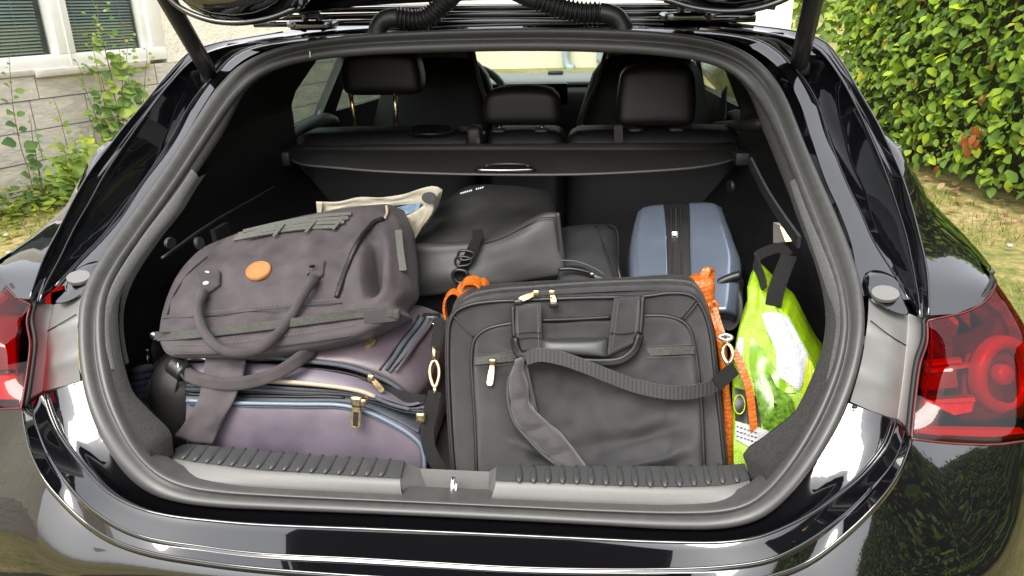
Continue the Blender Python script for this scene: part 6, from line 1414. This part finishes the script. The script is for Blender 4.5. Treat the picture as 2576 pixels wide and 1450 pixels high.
pr('black_print', [(1848, 975), (1880, 985), (1905, 1000)], [(1905, 1000), (1912, 1040), (1915, 1075)], [(1850, 1058), (1880, 1066), (1915, 1075)], [(1848, 975), (1848, 1020), (1850, 1058)], 'printblack', .0026)
tube('ring_print', [onLime((1860+14*math.cos(a), 1018+24*math.sin(a)), .0045) for a in [2*math.pi*k/28 for k in range(28)]], .0012, M['limeyellow'], lbag, m=5, closed=True)
slab('bar_print', [onLime(p, .005) for p in ((1940, 1085), (1956, 1088), (1950, 1140), (1938, 1140))], (0, .001, 0), M['printblack'], lbag)
for k in range(3):
    for q_ in range(6): slab('text_print', [onLime((1853+q_*9+a, 1072+k*12+q_*3+b), .0045) for a, b in ((0, 0), (6, 1.5), (6, 4), (0, 3))], (0, .0006, 0), M['trim2'], lbag)
pr('white_print', [(1858, 848), (1870, 850)], [(1870, 850), (1868, 890), (1862, 920)], [(1852, 900), (1862, 920)], [(1858, 848), (1852, 875), (1852, 900)], 'limewhite', .0025, 5, 8)
stitch('bag_edge', [p+V((0, -.001, .001)) for p in gR[:5]], M['limegreen2'], lbag, .002, 30)
strap('handle', [onG(p, o_) for p, o_ in (((1945, 770), .006), ((1952, 735), .004), ((1965, 695), -.01), ((1985, 645), -.04))], .027, .004, M['webbing'], lbag, n=20, ref=(1, .2, .3))
strap('handle', [onG(p, o_) for p, o_ in (((1985, 645), -.04), ((1965, 625), -.05), ((1930, 632), -.05), ((1903, 648), -.045), ((1905, 672), -.03), ((1915, 700), -.012), ((1920, 728), .0))], .018, .004, M['webbing'], lbag, n=30, ref=(.2, .5, 1))

thr = mat('grey_thread_light', (.10, .095, .095), .7); thm = mat('mauve_thread', (.12, .10, .10), .7)
for pts in (((1300, 778), (1303, 830), (1306, 875)), ((1352, 776), (1354, 830), (1355, 878)), ((1555, 760), (1548, 820), (1540, 880)), ((1606, 756), (1602, 810), (1596, 856))): dashes('stitching', [onH(p, .043) for p in pts], 22, thr, hl)
dashes('stitching', [onH(p, .050) for p in ((1304, 890), (1363, 899), (1440, 904), (1513, 907), (1560, 902), (1588, 880))], 50, thr, hl)
for dy_ in (-14, 15):
    dashes('stitching', [onPk(p, .003) for p in ((1200, 908+dy_), (1250, 904+dy_), (1300, 897+dy_))], 20, thr, pocket); dashes('stitching', [onPk(p, .003) for p in ((1625, 886+dy_), (1690, 883+dy_), (1744, 880+dy_))], 22, thr, pocket)
for pts in (((412, 790), (500, 787), (640, 772), (780, 758), (850, 752)), ((430, 868), (560, 864), (690, 848), (800, 832), (900, 815)), ((494, 690), (548, 687)), ((775, 667), (813, 660)), ((545, 622), (640, 600), (760, 572), (880, 548))): dashes('stitching', [onbag(p, .005) for p in pts], 50 if len(pts) > 2 else 12, thm, dmain)
dashes('stitching', [p+V((0, -.004, .007)) for p in lh], 60, thm, rh)
